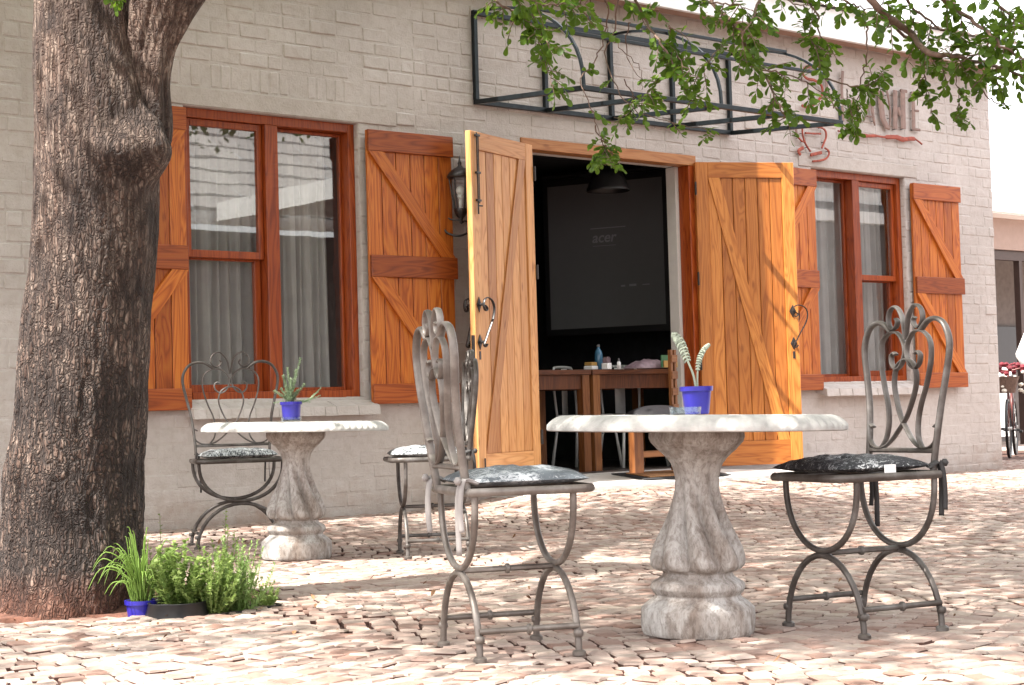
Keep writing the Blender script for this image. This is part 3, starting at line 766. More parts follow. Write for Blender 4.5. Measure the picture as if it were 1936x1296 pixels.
def ribbon(mb, pts, hw, ht, nrm, n=6):
    mb.tube(pts, hw, n, True, nrm, ht)
def door(hx, hy, lx, ly, face, wm, mirror):
    """leaf from hinge (hx,hy) to lock (lx,ly); face = +1 if the braced face is at local -y"""
    d = Vector((lx - hx, ly - hy, 0)); w_ = d.length; d.normalize()
    zb, h = 0.235, 2.52
    # local x from hinge to lock, local y such that -y is the seen face
    nv = Vector((d.y, -d.x, 0))            # one normal
    seen = nv if nv.dot(CAM - Vector((hx, hy, 0))) > 0 else -nv
    y = -seen; z = Vector((0, 0, 1)); x = d
    fm = Matrix((x, y, z)).transposed().to_4x4(); fm.translation = Vector((hx - 5, hy, zb))
    core = MB(); core.cbox((0.10, 0.008, 0.12), (w_ - 0.10, 0.026, h - 0.09), 0.002)
    dr = core.build('door', wm, bld); dr.matrix_basis = fm
    sw = 0.108
    plank('stile', dr, (sw / 2, 0.004, 0), (sw / 2, 0.004, h), sw, 0.046, wm)
    plank('stile', dr, (w_ - sw / 2, 0.004, 0), (w_ - sw / 2, 0.004, h), sw, 0.046, wm)
    plank('rail', dr, (sw, 0.004, h - 0.065), (w_ - sw, 0.004, h - 0.065), 0.13, 0.0445, wm)
    plank('rail', dr, (sw, 0.004, 0.10), (w_ - sw, 0.004, 0.10), 0.20, 0.0445, wm)
    n = 6; bw = (w_ - 2 * sw) / n
    for i in range(n):
        u = sw + (i + 0.5) * bw
        plank('board', dr, (u, 0.0025, 0.20), (u, 0.0025, h - 0.13), bw - 0.006, 0.018, wm)
    a_ = Vector((sw + 0.052, -0.0135, h - 0.13)); b_ = Vector((w_ - sw - 0.052, -0.0135, 0.20))
    # brace trimmed flush with both rails
    dx, dz = b_.x - a_.x, b_.z - a_.z; ln = math.hypot(dx, dz); ox = 0.048 * ln / abs(dz)
    zv = Vector((dx, 0, dz)).normalized(); yv = Vector((0, 1, 0)); xv = yv.cross(zv)
    bm2 = Matrix((xv, yv, zv)).transposed().to_4x4(); bm2.translation = a_; inv = bm2.inverted()
    V = []
    for yy in (-0.0185, -0.0075):
        V += [(a_.x - ox, yy, a_.z), (a_.x + ox, yy, a_.z), (b_.x + ox, yy, b_.z), (b_.x - ox, yy, b_.z)]
    m_ = MB(); m_.add([inv @ Vector(p) for p in V], [(0, 1, 2, 3), (7, 6, 5, 4), (0, 4, 5, 1), (1, 5, 6, 2), (2, 6, 7, 3), (3, 7, 4, 0)])
    o = m_.build('brace', wm, dr); o.matrix_basis = bm2
    # forged handles on both faces
    for sgn in (-1, 1):
        hm = MB(); hxp = w_ - 0.052; y0 = -0.019 if sgn < 0 else 0.027
        yo = lambda t: y0 + sgn * t
        for zc in (1.00, 1.27):                     # diamond rose
            q = [(hxp, yo(.001), zc + 0.055), (hxp + 0.03, yo(.001), zc), (hxp, yo(.001), zc - 0.055), (hxp - 0.03, yo(.001), zc)]
            qq = [(p[0], yo(.006), p[2]) for p in q] + [(hxp, yo(.016), zc)]
            F = [(0, 1, 5, 4), (1, 2, 6, 5), (2, 3, 7, 6), (3, 0, 4, 7), (4, 5, 8), (5, 6, 8), (6, 7, 8), (7, 4, 8)]
            if sgn > 0: F = [tuple(reversed(f)) for f in F]
            hm.add(q + qq, F)
            hm.tube([(hxp, yo(.01), zc), (hxp, yo(.045), zc)], 0.011, 8)
        mir = -1 if mirror else 1
        pts = [(hxp + mir * 0.000, yo(.052), 1.262), (hxp - mir * 0.020, yo(.058), 1.245), (hxp - mir * 0.012, yo(.060), 1.225), (hxp + mir * 0.012, yo(.060), 1.228), (hxp + mir * 0.026, yo(.058), 1.262), (hxp + mir * 0.012, yo(.058), 1.300),
               (hxp - mir * 0.030, yo(.060), 1.318), (hxp - mir * 0.085, yo(.064), 1.295), (hxp - mir * 0.105, yo(.066), 1.240), (hxp - mir * 0.085, yo(.064), 1.165), (hxp - mir * 0.035, yo(.058), 1.080), (hxp, yo(.052), 1.015), (hxp + mir * 0.02, yo(.05), 0.98), (hxp + mir * 0.0, yo(.05), 0.965), (hxp - mir * 0.02, yo(.05), 0.985)]
        hm.tube(cr(pts, 5), 0.011, 8, True, (0, 1, 0), 0.005)
        hm.build('handle', M_IRON, dr, True, sharp=40)
    # keyhole plate and hinges
    km = MB(); km.cbox((w_ - 0.062, -0.0225, 0.875), (w_ - 0.042, -0.0185, 0.935), 0.001); km.build('keyhole_plate', M_IRON, dr)
    lm = MB(); lm.cbox((w_ - 0.0005, -0.012, 0.78), (w_ + 0.0025, 0.018, 1.05), 0.001); lm.build('lock_plate', M_IRON, dr)
    for zc in (2.30, 1.55, 0.30) if not mirror else (2.30, 1.55, 0.85):
        hg = MB(); hg.cbox((-0.012, -0.03, zc - 0.05), (0.004, -0.019, zc + 0.05), 0.002); hg.tube([(-0.006, -0.03, zc - 0.055), (-0.006, -0.03, zc + 0.055)], 0.008, 8); hg.build('hinge', M_IRON, dr)
    return dr, w_, h
dl, wl, hl = door(8.560, -0.035, 7.715, -0.330, 1, W_DOOR, False)
tag(dl, 'left door leaf, pale timber, swung outwards')
dr2, wr, hr = door(10.360, -0.035, 11.135, -0.430, 1, W_DOORR, True)
tag(dr2, 'right door leaf, strongly grained timber, swung outwards')
# tower bolts on the left leaf
bl_ = MB(); ub = wl - 0.062
bl_.tube([(ub, -0.034, hl - 0.01), (ub, -0.034, hl - 0.60)], 0.006, 8); bl_.tube([(ub - 0.03, -0.028, hl - 0.03), (ub - 0.03, -0.028, hl - 0.52)], 0.004, 6)
for dz in (0.03, 0.30, 0.50): bl_.cbox((ub - 0.036, -0.042, hl - dz - 0.008), (ub + 0.014, -0.0192, hl - dz + 0.008), 0.002)
bl_.tube([(ub, -0.036, hl - 0.54), (ub - 0.03, -0.05, hl - 0.54)], 0.006, 6)
bl_.build('bolt', M_IRON, dl)
bl_ = MB(); bl_.tube([(ub, -0.032, 0.02), (ub, -0.032, 0.17)], 0.006, 8); bl_.cbox((ub - 0.015, -0.04, 0.05), (ub + 0.015, -0.0192, 0.066), 0.002); bl_.cbox((ub - 0.03, -0.036, 0.09), (ub, -0.026, 0.10), 0.002); bl_.build('bolt', M_IRON, dl)

# ------------------------------------------------------------------ things on the facade
# awning frame
AZ0, AZ1 = 3.04, 3.71; AX = [8.05, 8.74, 9.44, 10.137, 10.825]; AL, AF = 1.20, 2.955
aw = empty('awning_frame', (8.05, 0, AZ0), label='bare black steel awning frame without cover above the open doors', cat='awning frame')
def bar(p, q, s_=0.0175, nm='bar'):
    p = Vector(p) - Vector((8.05, 0, AZ0)); q = Vector(q) - Vector((8.05, 0, AZ0)); z = q - p; L = z.length; z.normalize()
    side = Vector((0, 0, 1)) if abs(z.z) < 0.9 else Vector((0, 1, 0)); y = (side - z * side.dot(z)).normalized(); x = y.cross(z)
    mb = MB(); mb.cbox((-s_, -s_, 0), (s_, s_, L), 0.002); o = mb.build(nm, M_STEEL, aw); m = Matrix((x, y, z)).transposed().to_4x4(); m.translation = p; o.matrix_basis = m
yb = -0.026
bar((AX[0] - 0.015, yb, AZ0), (AX[-1] + 0.015, yb, AZ0)); bar((AX[0] - 0.015, yb, AZ1), (AX[-1] + 0.015, yb, AZ1))
for x in AX: bar((x, yb, AZ0 + 0.016), (x, yb, AZ1 - 0.016), nm='upright')
bar((AX[0] - 0.015, -AL, AF), (AX[-1] + 0.015, -AL, AF), nm='front_bar')
for x in AX: bar((x, yb - 0.016, AZ0 - 0.003), (x, -AL + 0.016, AF), nm='arm')
def curve_pt(t):
    return (yb - 0.016 - (AL - 0.04) * math.sin(t * math.pi / 2), AF + 0.015 + (AZ1 - AF - 0.02) * math.cos(t * math.pi / 2) ** 0.9 if t < 1 else AF + 0.015)
for x in (AX[0], AX[2], AX[4]):
    pts = [(x - 8.05, curve_pt(t / 14)[0], curve_pt(t / 14)[1] - AZ0) for t in range(15)]
    mb = MB(); mb.tube(pts, 0.014, 4, True, (1, 0, 0), 0.014); mb.build('curved_rib', M_STEEL, aw)
for t in (0.36, 0.68):
    y_, z_ = curve_pt(t); bar((AX[0], y_, z_ + 0.018), (AX[-1], y_, z_ + 0.018), 0.012, 'purlin')

# sign letters
def strokes(name, label, lst, cat='wall sign'):
    o0 = None; root = empty(name, on_wall(1600, 200, 0), label=label, cat=cat)
    org = Vector(root.location)
    for (nm, mat, pts, wd) in lst:
        P = [on_wall(1480 + p[0] / 5.4, 100 + p[1] / 5.4, -0.035) - org for p in pts]
        m_ = MB(); C_ = cr(P, 5) if len(P) > 2 else P
        wds = [wd] * len(C_) if isinstance(wd, (int, float)) else [wd[min(len(wd) - 1, int(i * len(wd) / len(C_)))] for i in range(len(C_))]
        m_.tube(C_, 0.009, 6, True, (0, 1, 0), [max(0.008, w_ * 1.25) for w_ in wds])
        m_.build(nm, mat, root)
        for P_ in (C_[len(C_) // 4], C_[3 * len(C_) // 4]):
            s2 = MB(); s2.tube([P_, P_ + Vector((0, 0.036, 0))], 0.0035, 5); s2.build('pin', M_IRON, root)
    return root
strokes('name_sign', 'steel cafe name letters with a red underline, fixed to the wall at right', [
    ('letter', M_REDS, [(390, 150), (300, 130), (225, 160), (205, 215), (250, 265), (330, 285), (395, 340), (400, 430), (340, 510), (260, 555), (195, 540)], 0.011),
    ('letter', M_MAUVE, [(432, 165), (440, 250), (447, 350), (440, 450)], 0.018), ('letter', M_MAUVE, [(612, 190), (606, 280), (602, 380), (606, 470)], 0.016),
    ('letter', M_MAUVE, [(600, 540), (610, 600), (612, 700)], 0.02), ('letter', M_MAUVE, [(700, 490), (690, 600), (696, 720)], 0.018), ('letter', M_MAUVE, [(700, 560), (750, 600), (790, 700)], 0.012),
    ('letter', M_MAUVE, [(825, 700), (870, 580), (908, 465)], 0.005), ('letter', M_MAUVE, [(905, 465), (916, 600), (940, 745)], [0.012, 0.02, 0.016, 0.006]), ('letter', M_MAUVE, [(860, 650), (925, 655)], 0.005),
    ('letter', M_MAUVE, [(1000, 390), (1006, 520), (1020, 660), (1060, 750), (1090, 765)], [0.036, 0.034, 0.03, 0.02]), ('letter', M_MAUVE, [(1060, 390), (1075, 450), (1095, 600), (1090, 750)], [0.012, 0.008, 0.006]),
    ('letter', M_MAUVE, [(1148, 385), (1150, 780)], 0.026), ('letter', M_MAUVE, [(1175, 560), (1200, 640)], 0.02), ('letter', M_MAUVE, [(1225, 390), (1232, 778)], 0.030),
    ('letter', M_MAUVE, [(1200, 388), (1265, 395)], 0.012), ('letter', M_MAUVE, [(1330, 400), (1338, 790)], 0.022), ('letter', M_MAUVE, [(1335, 780), (1400, 790)], 0.011), ('letter', M_MAUVE, [(1335, 590), (1385, 595)], 0.009), ('letter', M_MAUVE, [(1335, 405), (1395, 408)], 0.009),
    ('underline', M_REDS, [(565, 800), (640, 812), (720, 825), (850, 848), (950, 850), (1040, 862), (1150, 862), (1230, 885), (1340, 880), (1420, 935)], [0.005, 0.010, 0.014, 0.012, 0.008, 0.016, 0.020, 0.016, 0.004])])
strokes('cup_sign', 'steel outline of a cup and saucer fixed to the wall above the shutters', [
    ('cup_outline', M_REDS, [(200, 760), (203, 840), (232, 930), (282, 1010)], 0.006), ('cup_outline', M_REDS, [(300, 752), (380, 762), (432, 795), (442, 860), (418, 925), (398, 975)], 0.008),
    ('cup_handle', M_MAUVE, [(135, 760), (138, 800), (148, 855)], 0.012), ('cup_handle', M_REDS, [(150, 855), (185, 895), (215, 912)], 0.004),
    ('cup_rim', M_REDS, [(230, 820), (310, 826), (385, 828)], 0.007), ('saucer', M_REDS, [(285, 1045), (340, 1032), (395, 1020)], 0.012),
    ('saucer', M_REDS, [(430, 975), (465, 1000), (470, 1040), (440, 1082), (380, 1102), (305, 1110)], 0.008), ('saucer', M_REDS, [(207, 970), (160, 1005), (182, 1042)], 0.013)])

# lantern
ln = empty('wall_lantern', (7.775, -0.15, 2.2), label='black carriage wall lantern with clear bulb between shutter and door leaf', cat='lantern')
m_ = MB(); m_.cbox((-0.135, 0.115, -0.13), (-0.055, 0.148, 0.26), 0.012); m_.build('back_plate', M_IRON, ln)
m_ = MB(); m_.lathe([(0.235, 0.088), (0.245, 0.098), (0.262, 0.092), (0.285, 0.072), (0.305, 0.045), (0.318, 0.022), (0.33, 0.012), (0.345, 0.015), (0.36, 0.008), (0.40, 0.002)], 16); m_.build('cap', M_IRON, ln, True)
m_ = MB(); m_.lathe([(-0.10, 0.004), (-0.085, 0.014), (-0.06, 0.01), (-0.045, 0.03), (-0.02, 0.045), (0.0, 0.05), (0.012, 0.05)], 12); m_.build('lamp_base', M_IRON, ln, True)
m_ = MB()
for k in range(6):
    a = math.pi * k / 3 + 0.3; m_.tube([(0.048 * math.cos(a), 0.048 * math.sin(a), 0.01), (0.080 * math.cos(a), 0.080 * math.sin(a), 0.238)], 0.0045, 5)
m_.build('cage', M_IRON, ln)
m_ = MB(); m_.lathe([(0.012, 0.043), (0.238, 0.073)], 6, closed=False); m_.build('lamp_glass', M_CLEAR, ln, rot=(0, 0, 0.3))
m_ = MB(); m_.tube([(0, 0, 0.012), (0, 0, 0.08)], 0.014, 8); m_.sphere((0, 0, 0.145), 0.032, 12, 8, (1, 1, 1.15)); m_.lathe([(0.08, 0.014), (0.11, 0.026)], 12); m_.build('bulb', M_LAMPBULB, ln, True)
m_ = MB(); m_.tube(cr([(-0.095, 0.11, -0.09), (-0.085, 0.06, -0.16), (-0.03, 0.0, -0.185), (0.04, -0.02, -0.16), (0.06, -0.02, -0.10), (0.03, -0.01, -0.075), (0.0, 0, -0.09)], 6), 0.008, 6)
m_.tube(cr([(-0.07, 0.115, -0.02), (-0.05, 0.06, -0.06), (-0.01, 0.0, -0.07), (0.02, 0, -0.05)], 5), 0.006, 6); m_.build('bracket', M_IRON, ln, True)

# curtains
def curtain(x0, x1, z0, z1, y, label, folds):
    mb = MB(); n = int((x1 - x0) / 0.008); V = []
    rows = 8
    for j in range(rows + 1):
        t = j / rows; z = z1 - (z1 - z0) * t
        for i in range(n + 1):
            u = i / n
            ph = folds * u * 2 * math.pi
            a = 0.036 * (0.6 + 0.5 * t)
            V.append((x0 + (x1 - x0) * u + 0.012 * math.sin(ph * 0.5 + 2 * t), y + a * math.sin(ph + 0.8 * math.sin(ph * 0.37) + 0.4 * t) + 0.01 * math.sin(ph * 2.3 + t), z))
    mb.add(V, [(j * (n + 1) + i, (j + 1) * (n + 1) + i, (j + 1) * (n + 1) + i + 1, j * (n + 1) + i + 1) for j in range(rows) for i in range(n)])
    mb.v = [(p[0] - x0, p[1] - y, p[2] - z0) for p in mb.v]
    o = mb.build('curtain', M_CURT, smooth=True, loc=(x0, y, z0)); return tag(o, label, 'curtain', 'curtains behind the windows')
curtain(5.60, 6.44, 0.82, 2.85, 0.30, 'sheer grey curtain in the left half of the left window', 10)
curtain(6.47, 6.90, 0.82, 2.85, 0.30, 'sheer grey curtain in the right half of the left window', 6)
curtain(11.95, 12.66, 0.85, 2.88, 0.30, 'sheer white curtain in the left half of the right window', 6)
curtain(12.70, 13.24, 0.85, 2.88, 0.30, 'sheer white curtain in the right half of the right window', 6)

# ------------------------------------------------------------------ tree
TB = at(118, 1175, 6.78); TB.z = 0.0
tree = empty('shade_tree', TB, label='big rough barked shade tree with a burl and green leafy branches over the patio', cat='tree')
def tz(px, py, Z=6.78): return at(px, py, Z) - TB
rows = [(1230, 92, .40), (1175, 98, .36), (1120, 118, .315), (1000, 138, .277), (900, 141, .274), (800, 153, .262), (700, 160, .256), (600, 167, .246), (500, 178, .238), (400, 184, .238), (300, 184, .235), (200, 178, .225), (100, 163, .198), (0, 156, .180), (-120, 145, .17), (-300, 118, .16), (-500, 90, .15)]
def trunk_mesh(rows, nu, nv, seed, amp, burl=None, top_open=True):
    P = [tz(r_[1], r_[0]) for r_ in rows]; Rr = [r_[2] for r_ in rows]
    Pf = cr(P, 12); Rf = []
    for i in range(len(Rr) - 1):
        for k in range(12):
            t = k / 12; Rf.append(Rr[i] * (1 - t) + Rr[i + 1] * t)
    Rf.append(Rr[-1])
    cum = [0]
    for i in range(1, len(Pf)): cum.append(cum[-1] + (Pf[i] - Pf[i - 1]).length)
    V = []
    for j in range(nv):
        s_ = cum[-1] * j / (nv - 1)
        i = 0
        while i < len(cum) - 2 and cum[i + 1] < s_: i += 1
        t = (s_ - cum[i]) / max(1e-6, cum[i + 1] - cum[i])
        c = Pf[i].lerp(Pf[i + 1], min(1, t)); rr = Rf[i] * (1 - t) + Rf[i + 1] * t
        for k in range(nu):
            a = 2 * math.pi * k / nu; ca_, sa_ = math.cos(a), math.sin(a)
            q = Vector((ca_ * 1.3, sa_ * 1.3, c.z * 0.9 + seed))
            d = 0.016 * noise.noise(q * 1.5) + 0.010 * noise.noise(q * 4)
            q2 = Vector((ca_ * rr * 42, sa_ * rr * 42, c.z * 10 + seed))
            lowf = max(0.15, 1 - c.z / 1.9)
            vd = noise.voronoi(q2)[0]
            d += amp * lowf * (min(vd[1] - vd[0], 0.5) * 2 - 0.6) + amp * 0.5 * noise.noise(Vector((ca_ * 22, sa_ * 22, c.z * 9)))
            flare = 0.05 * max(0, 1 - c.z / 0.45) ** 2 * math.sin(a * 3 + 1.0)
            p = Vector((c.x + ca_ * (rr + d + flare), c.y + sa_ * (rr + d + flare), c.z))
            if burl:
                for (bc, br, ba) in burl:
                    dd = (p - bc).length
                    if dd < br: p += (p - Vector((c.x, c.y, c.z))).normalized() * ba * (1 - (dd / br) ** 2) ** 2
            V.append(p)
    F = [(j * nu + k, j * nu + (k + 1) % nu, (j + 1) * nu + (k + 1) % nu, (j + 1) * nu + k) for j in range(nv - 1) for k in range(nu)]
    mb = MB(); mb.add(V, F); return mb
toR = R0.copy(); toC = -FW.copy(); toC.z = 0
burl = [(tz(290, 290) + toC * 0.10, 0.17, 0.105), (tz(240, 300) + toC * 0.2, 0.13, 0.05), (tz(300, 225) + toC * 0.08, 0.10, 0.04)]
trunk_mesh(rows, 230, 330, 3.0, 0.0060, burl).build('trunk', M_BARK, tree, True)
lrows = [(330, 250, .085), (270, 276, .098), (220, 280, .096), (160, 277, .092), (100, 283, .094), (50, 297, .118), (0, 313, .148), (-50, 338, .135), (-140, 390, .12), (-260, 470, .10), (-400, 580, .085)]
trunk_mesh(lrows, 110, 150, 9.0, 0.003).build('limb', M_BARK, tree, True)

# crown limbs above the picture
def limb(pts, r0, r1, nm='limb'):
    P = cr(pts, 6); mb = MB(); n = len(P)
    mb.tube([p - TB for p in P], [r0 + (r1 - r0) * i / (n - 1) for i in range(n)], 10); return mb.build(nm, M_BARK, tree, True)
top1 = at(90, -500, 6.78); top2 = at(580, -400, 6.78)
limb([top1, (2.8, -4.0, 4.0), (2.4, -5.0, 4.7), (1.6, -6.0, 5.1)], .15, .03)
limb([top1, (3.2, -3.0, 4.4), (4.0, -2.6, 5.1), (5.5, -2.2, 5.3)], .14, .03)
limb([top2, (4.6, -4.6, 4.0), (5.8, -5.0, 4.3), (7.5, -5.0, 4.5), (9.0, -4.6, 4.6)], .085, .03)
limb([top2, (4.2, -5.0, 4.2), (4.6, -5.8, 4.6), (5.4, -6.8, 4.7)], .08, .025)
limb([(4.6, -4.6, 4.0), (5.6, -3.9, 4.5), (7.0, -3.2, 4.8), (8.6, -2.9, 4.9)], .07, .025)
limb([(7.5, -5.0, 4.5), (8.6, -6.0, 4.5), (9.6, -6.8, 4.6)], .04, .015)

# crown foliage: unseen clumps and gaps laid out for the shade they cast
rng = np.random.default_rng(5)
def leaf_cloud(centres, nper, spread, size, name, mat):
    n = sum(nper); V = np.zeros((n * 4, 3)); k = 0
    for (c, m_, s_) in zip(centres, nper, spread):
        pos = np.array(c) + rng.normal(0, 1, (m_, 3)) * np.array(s_)
        d = rng.normal(0, 1, (m_, 3)); d /= np.linalg.norm(d, axis=1)[:, None]
        nr = rng.normal(0, 1, (m_, 3)) + np.array((0, 0, 1.2)); e = np.cross(nr, d); e /= np.linalg.norm(e, axis=1)[:, None]
        L = size * rng.uniform(0.7, 1.25, (m_, 1)); wd = L * 0.33
        q = np.stack([pos, pos + d * L * 0.55 + e * wd, pos + d * L, pos + d * L * 0.55 - e * wd], 1)
        V[k:k + m_ * 4] = q.reshape(-1, 3); k += m_ * 4
    me = bpy.data.meshes.new(name); me.vertices.add(n * 4); me.vertices.foreach_set('co', V.ravel())
    me.loops.add(n * 4); me.loops.foreach_set('vertex_index', np.arange(n * 4)); me.polygons.add(n)
    me.polygons.foreach_set('loop_start', np.arange(0, n * 4, 4))
    at_ = me.attributes.new('rnd', 'FLOAT', 'FACE'); at_.data.foreach_set('value', rng.random(n))
    me.materials.append(mat); me.update(calc_edges=True)
    return me
cent = []; npr = []; spr = []
shift = Vector((S.x, S.y, 0)) / S.z
tries = 0
while len(cent) < 330 and tries < 20000:
    tries += 1
    gx, gy = random.uniform(0.0, 12.8), random.uniform(-9.2, -0.8)       # where the shade should fall
    fwd = (gx * math.cos(HEAD) + (gy + 9.85) * math.sin(HEAD))
    edge = 5.40 + 0.18 * math.sin(gx * 2.1 + gy * 1.7)
    if fwd < edge: continue
    if gx > 7.2 and gy > -1.35: continue
    if gx > 9.0 and gy > -1.6 - 0.25 * (gx - 9.0): continue
    if noise.noise(Vector((gx * 0.8, gy * 0.8, 2.0))) < -0.22: continue
    if ((gx - 4.0) / 2.1) ** 2 + ((gy + 3.45) / 1.15) ** 2 < 1: continue
    z = random.uniform(3.9, 5.3)
    x, y = gx + shift.x * z, gy + shift.y * z
    f2 = (x * math.cos(HEAD) + (y + 9.85) * math.sin(HEAD))
    z = max(z, 0.735 + 0.245 * f2 + 0.75)
    x, y = gx + shift.x * z, gy + shift.y * z
    cent.append((x - TB.x, y - TB.y, z)); npr.append(270); spr.append((0.42, 0.42, 0.22))
me = leaf_cloud(cent, npr, spr, 0.085, 'crown', M_LEAF)
tag(link_mesh('crown', me, tree), kind='stuff')

# drooping branches in the picture; leaves are real obovate blades
LEAFV = []
def leaf_blade(L, Wd, fold, curl):
    V = []; F = []
    st = [(0.0, 0.05), (0.22, 0.42), (0.48, 0.82), (0.74, 1.0), (0.92, 0.72), (1.0, 0.18)]
    for (t, w_) in st:
        z = curl * t * t * L
        V += [(-Wd / 2 * w_, t * L, z + fold * w_ * Wd / 2), (0, t * L, z), (Wd / 2 * w_, t * L, z + fold * w_ * Wd / 2)]
    for i in range(len(st) - 1):
        a = i * 3; F += [(a, a + 1, a + 4, a + 3), (a + 1, a + 2, a + 5, a + 4)]
    return V, F
leaf_tr = []            # (matrix, size)
def add_leaf(p, d, nrm, L):
    y = d.normalized(); z = (nrm - y * nrm.dot(y)); 
    if z.length < 1e-4: z = y.orthogonal()
    z.normalize(); x = y.cross(z)
    m = Matrix((x, y, z)).transposed().to_4x4(); m.translation = p
    leaf_tr.append((m, L))
def rv(s_=1.0): return Vector((random.gauss(0, s_), random.gauss(0, s_), random.gauss(0, s_)))
def twiglet(mb, p, d, L, nl, lsize):
    d = d.normalized(); pts = [p]; dd = d.copy()
    for i in range(4):
        dd = (dd + Vector((0, 0, -0.10)) + rv(0.10)).normalized(); pts.append(pts[-1] + dd * L / 4)
    mb.tube([q - TB for q in pts], [0.0026, 0.0022, 0.0018, 0.0014, 0.001], 4)
    up = Vector((0, 0, 1)) + rv(0.5)
    for i in range(nl):
        t = (i + 0.6) / nl; k = min(3, int(t * 4)); q = pts[k].lerp(pts[k + 1], t * 4 - k)
        dr = (pts[k + 1] - pts[k]).normalized(); side = dr.cross(up).normalized() * (1 if i % 2 else -1)
        dl_ = (side * 0.9 + dr * 0.6 + rv(0.25))
        add_leaf(q, dl_, up + rv(0.45), lsize * random.uniform(0.75, 1.2))
    add_leaf(pts[-1], dd, up + rv(0.3), lsize * 1.1)
def branch(path, Z, r0, dens, spread=0.16, lsize=0.052, start=0.0, zj=0.15):
    """path: list of pixel positions (the branch hangs Z metres from the camera)"""
    P = [at(px, py, Z + zj * math.sin(i * 1.7 + px * 0.01)) for i, (px, py) in enumerate(path)]
    P = cr(P, 6); mb = MB(); n = len(P)
    P = [p + rv(0.004) for p in P]
    mb.tube([q - TB for q in P], [max(0.0012, r0 * (1 - 0.8 * i / (n - 1))) for i in range(n)], 6)
    tot = sum((P[i + 1] - P[i]).length for i in range(n - 1))
    k = int(tot * dens * 0.50)
    for j in range(k):
        t = start + (1 - start) * (j + random.random()) / k; i = min(n - 2, int(t * (n - 1))); q = P[i].lerp(P[i + 1], t * (n - 1) - i)
        dr = (P[i + 1] - P[i]).normalized()
        side = rv(1.0); side = (side - dr * side.dot(dr)).normalized()
        twiglet(mb, q, side * 0.9 + dr * 0.5 + Vector((0, 0, -0.25)), random.uniform(0.4, 1.1) * spread * 0.8, random.randint(6, 9), lsize * 0.76)
    mb.build('branch', M_TWIG, tree, True)
Z1 = 7.2
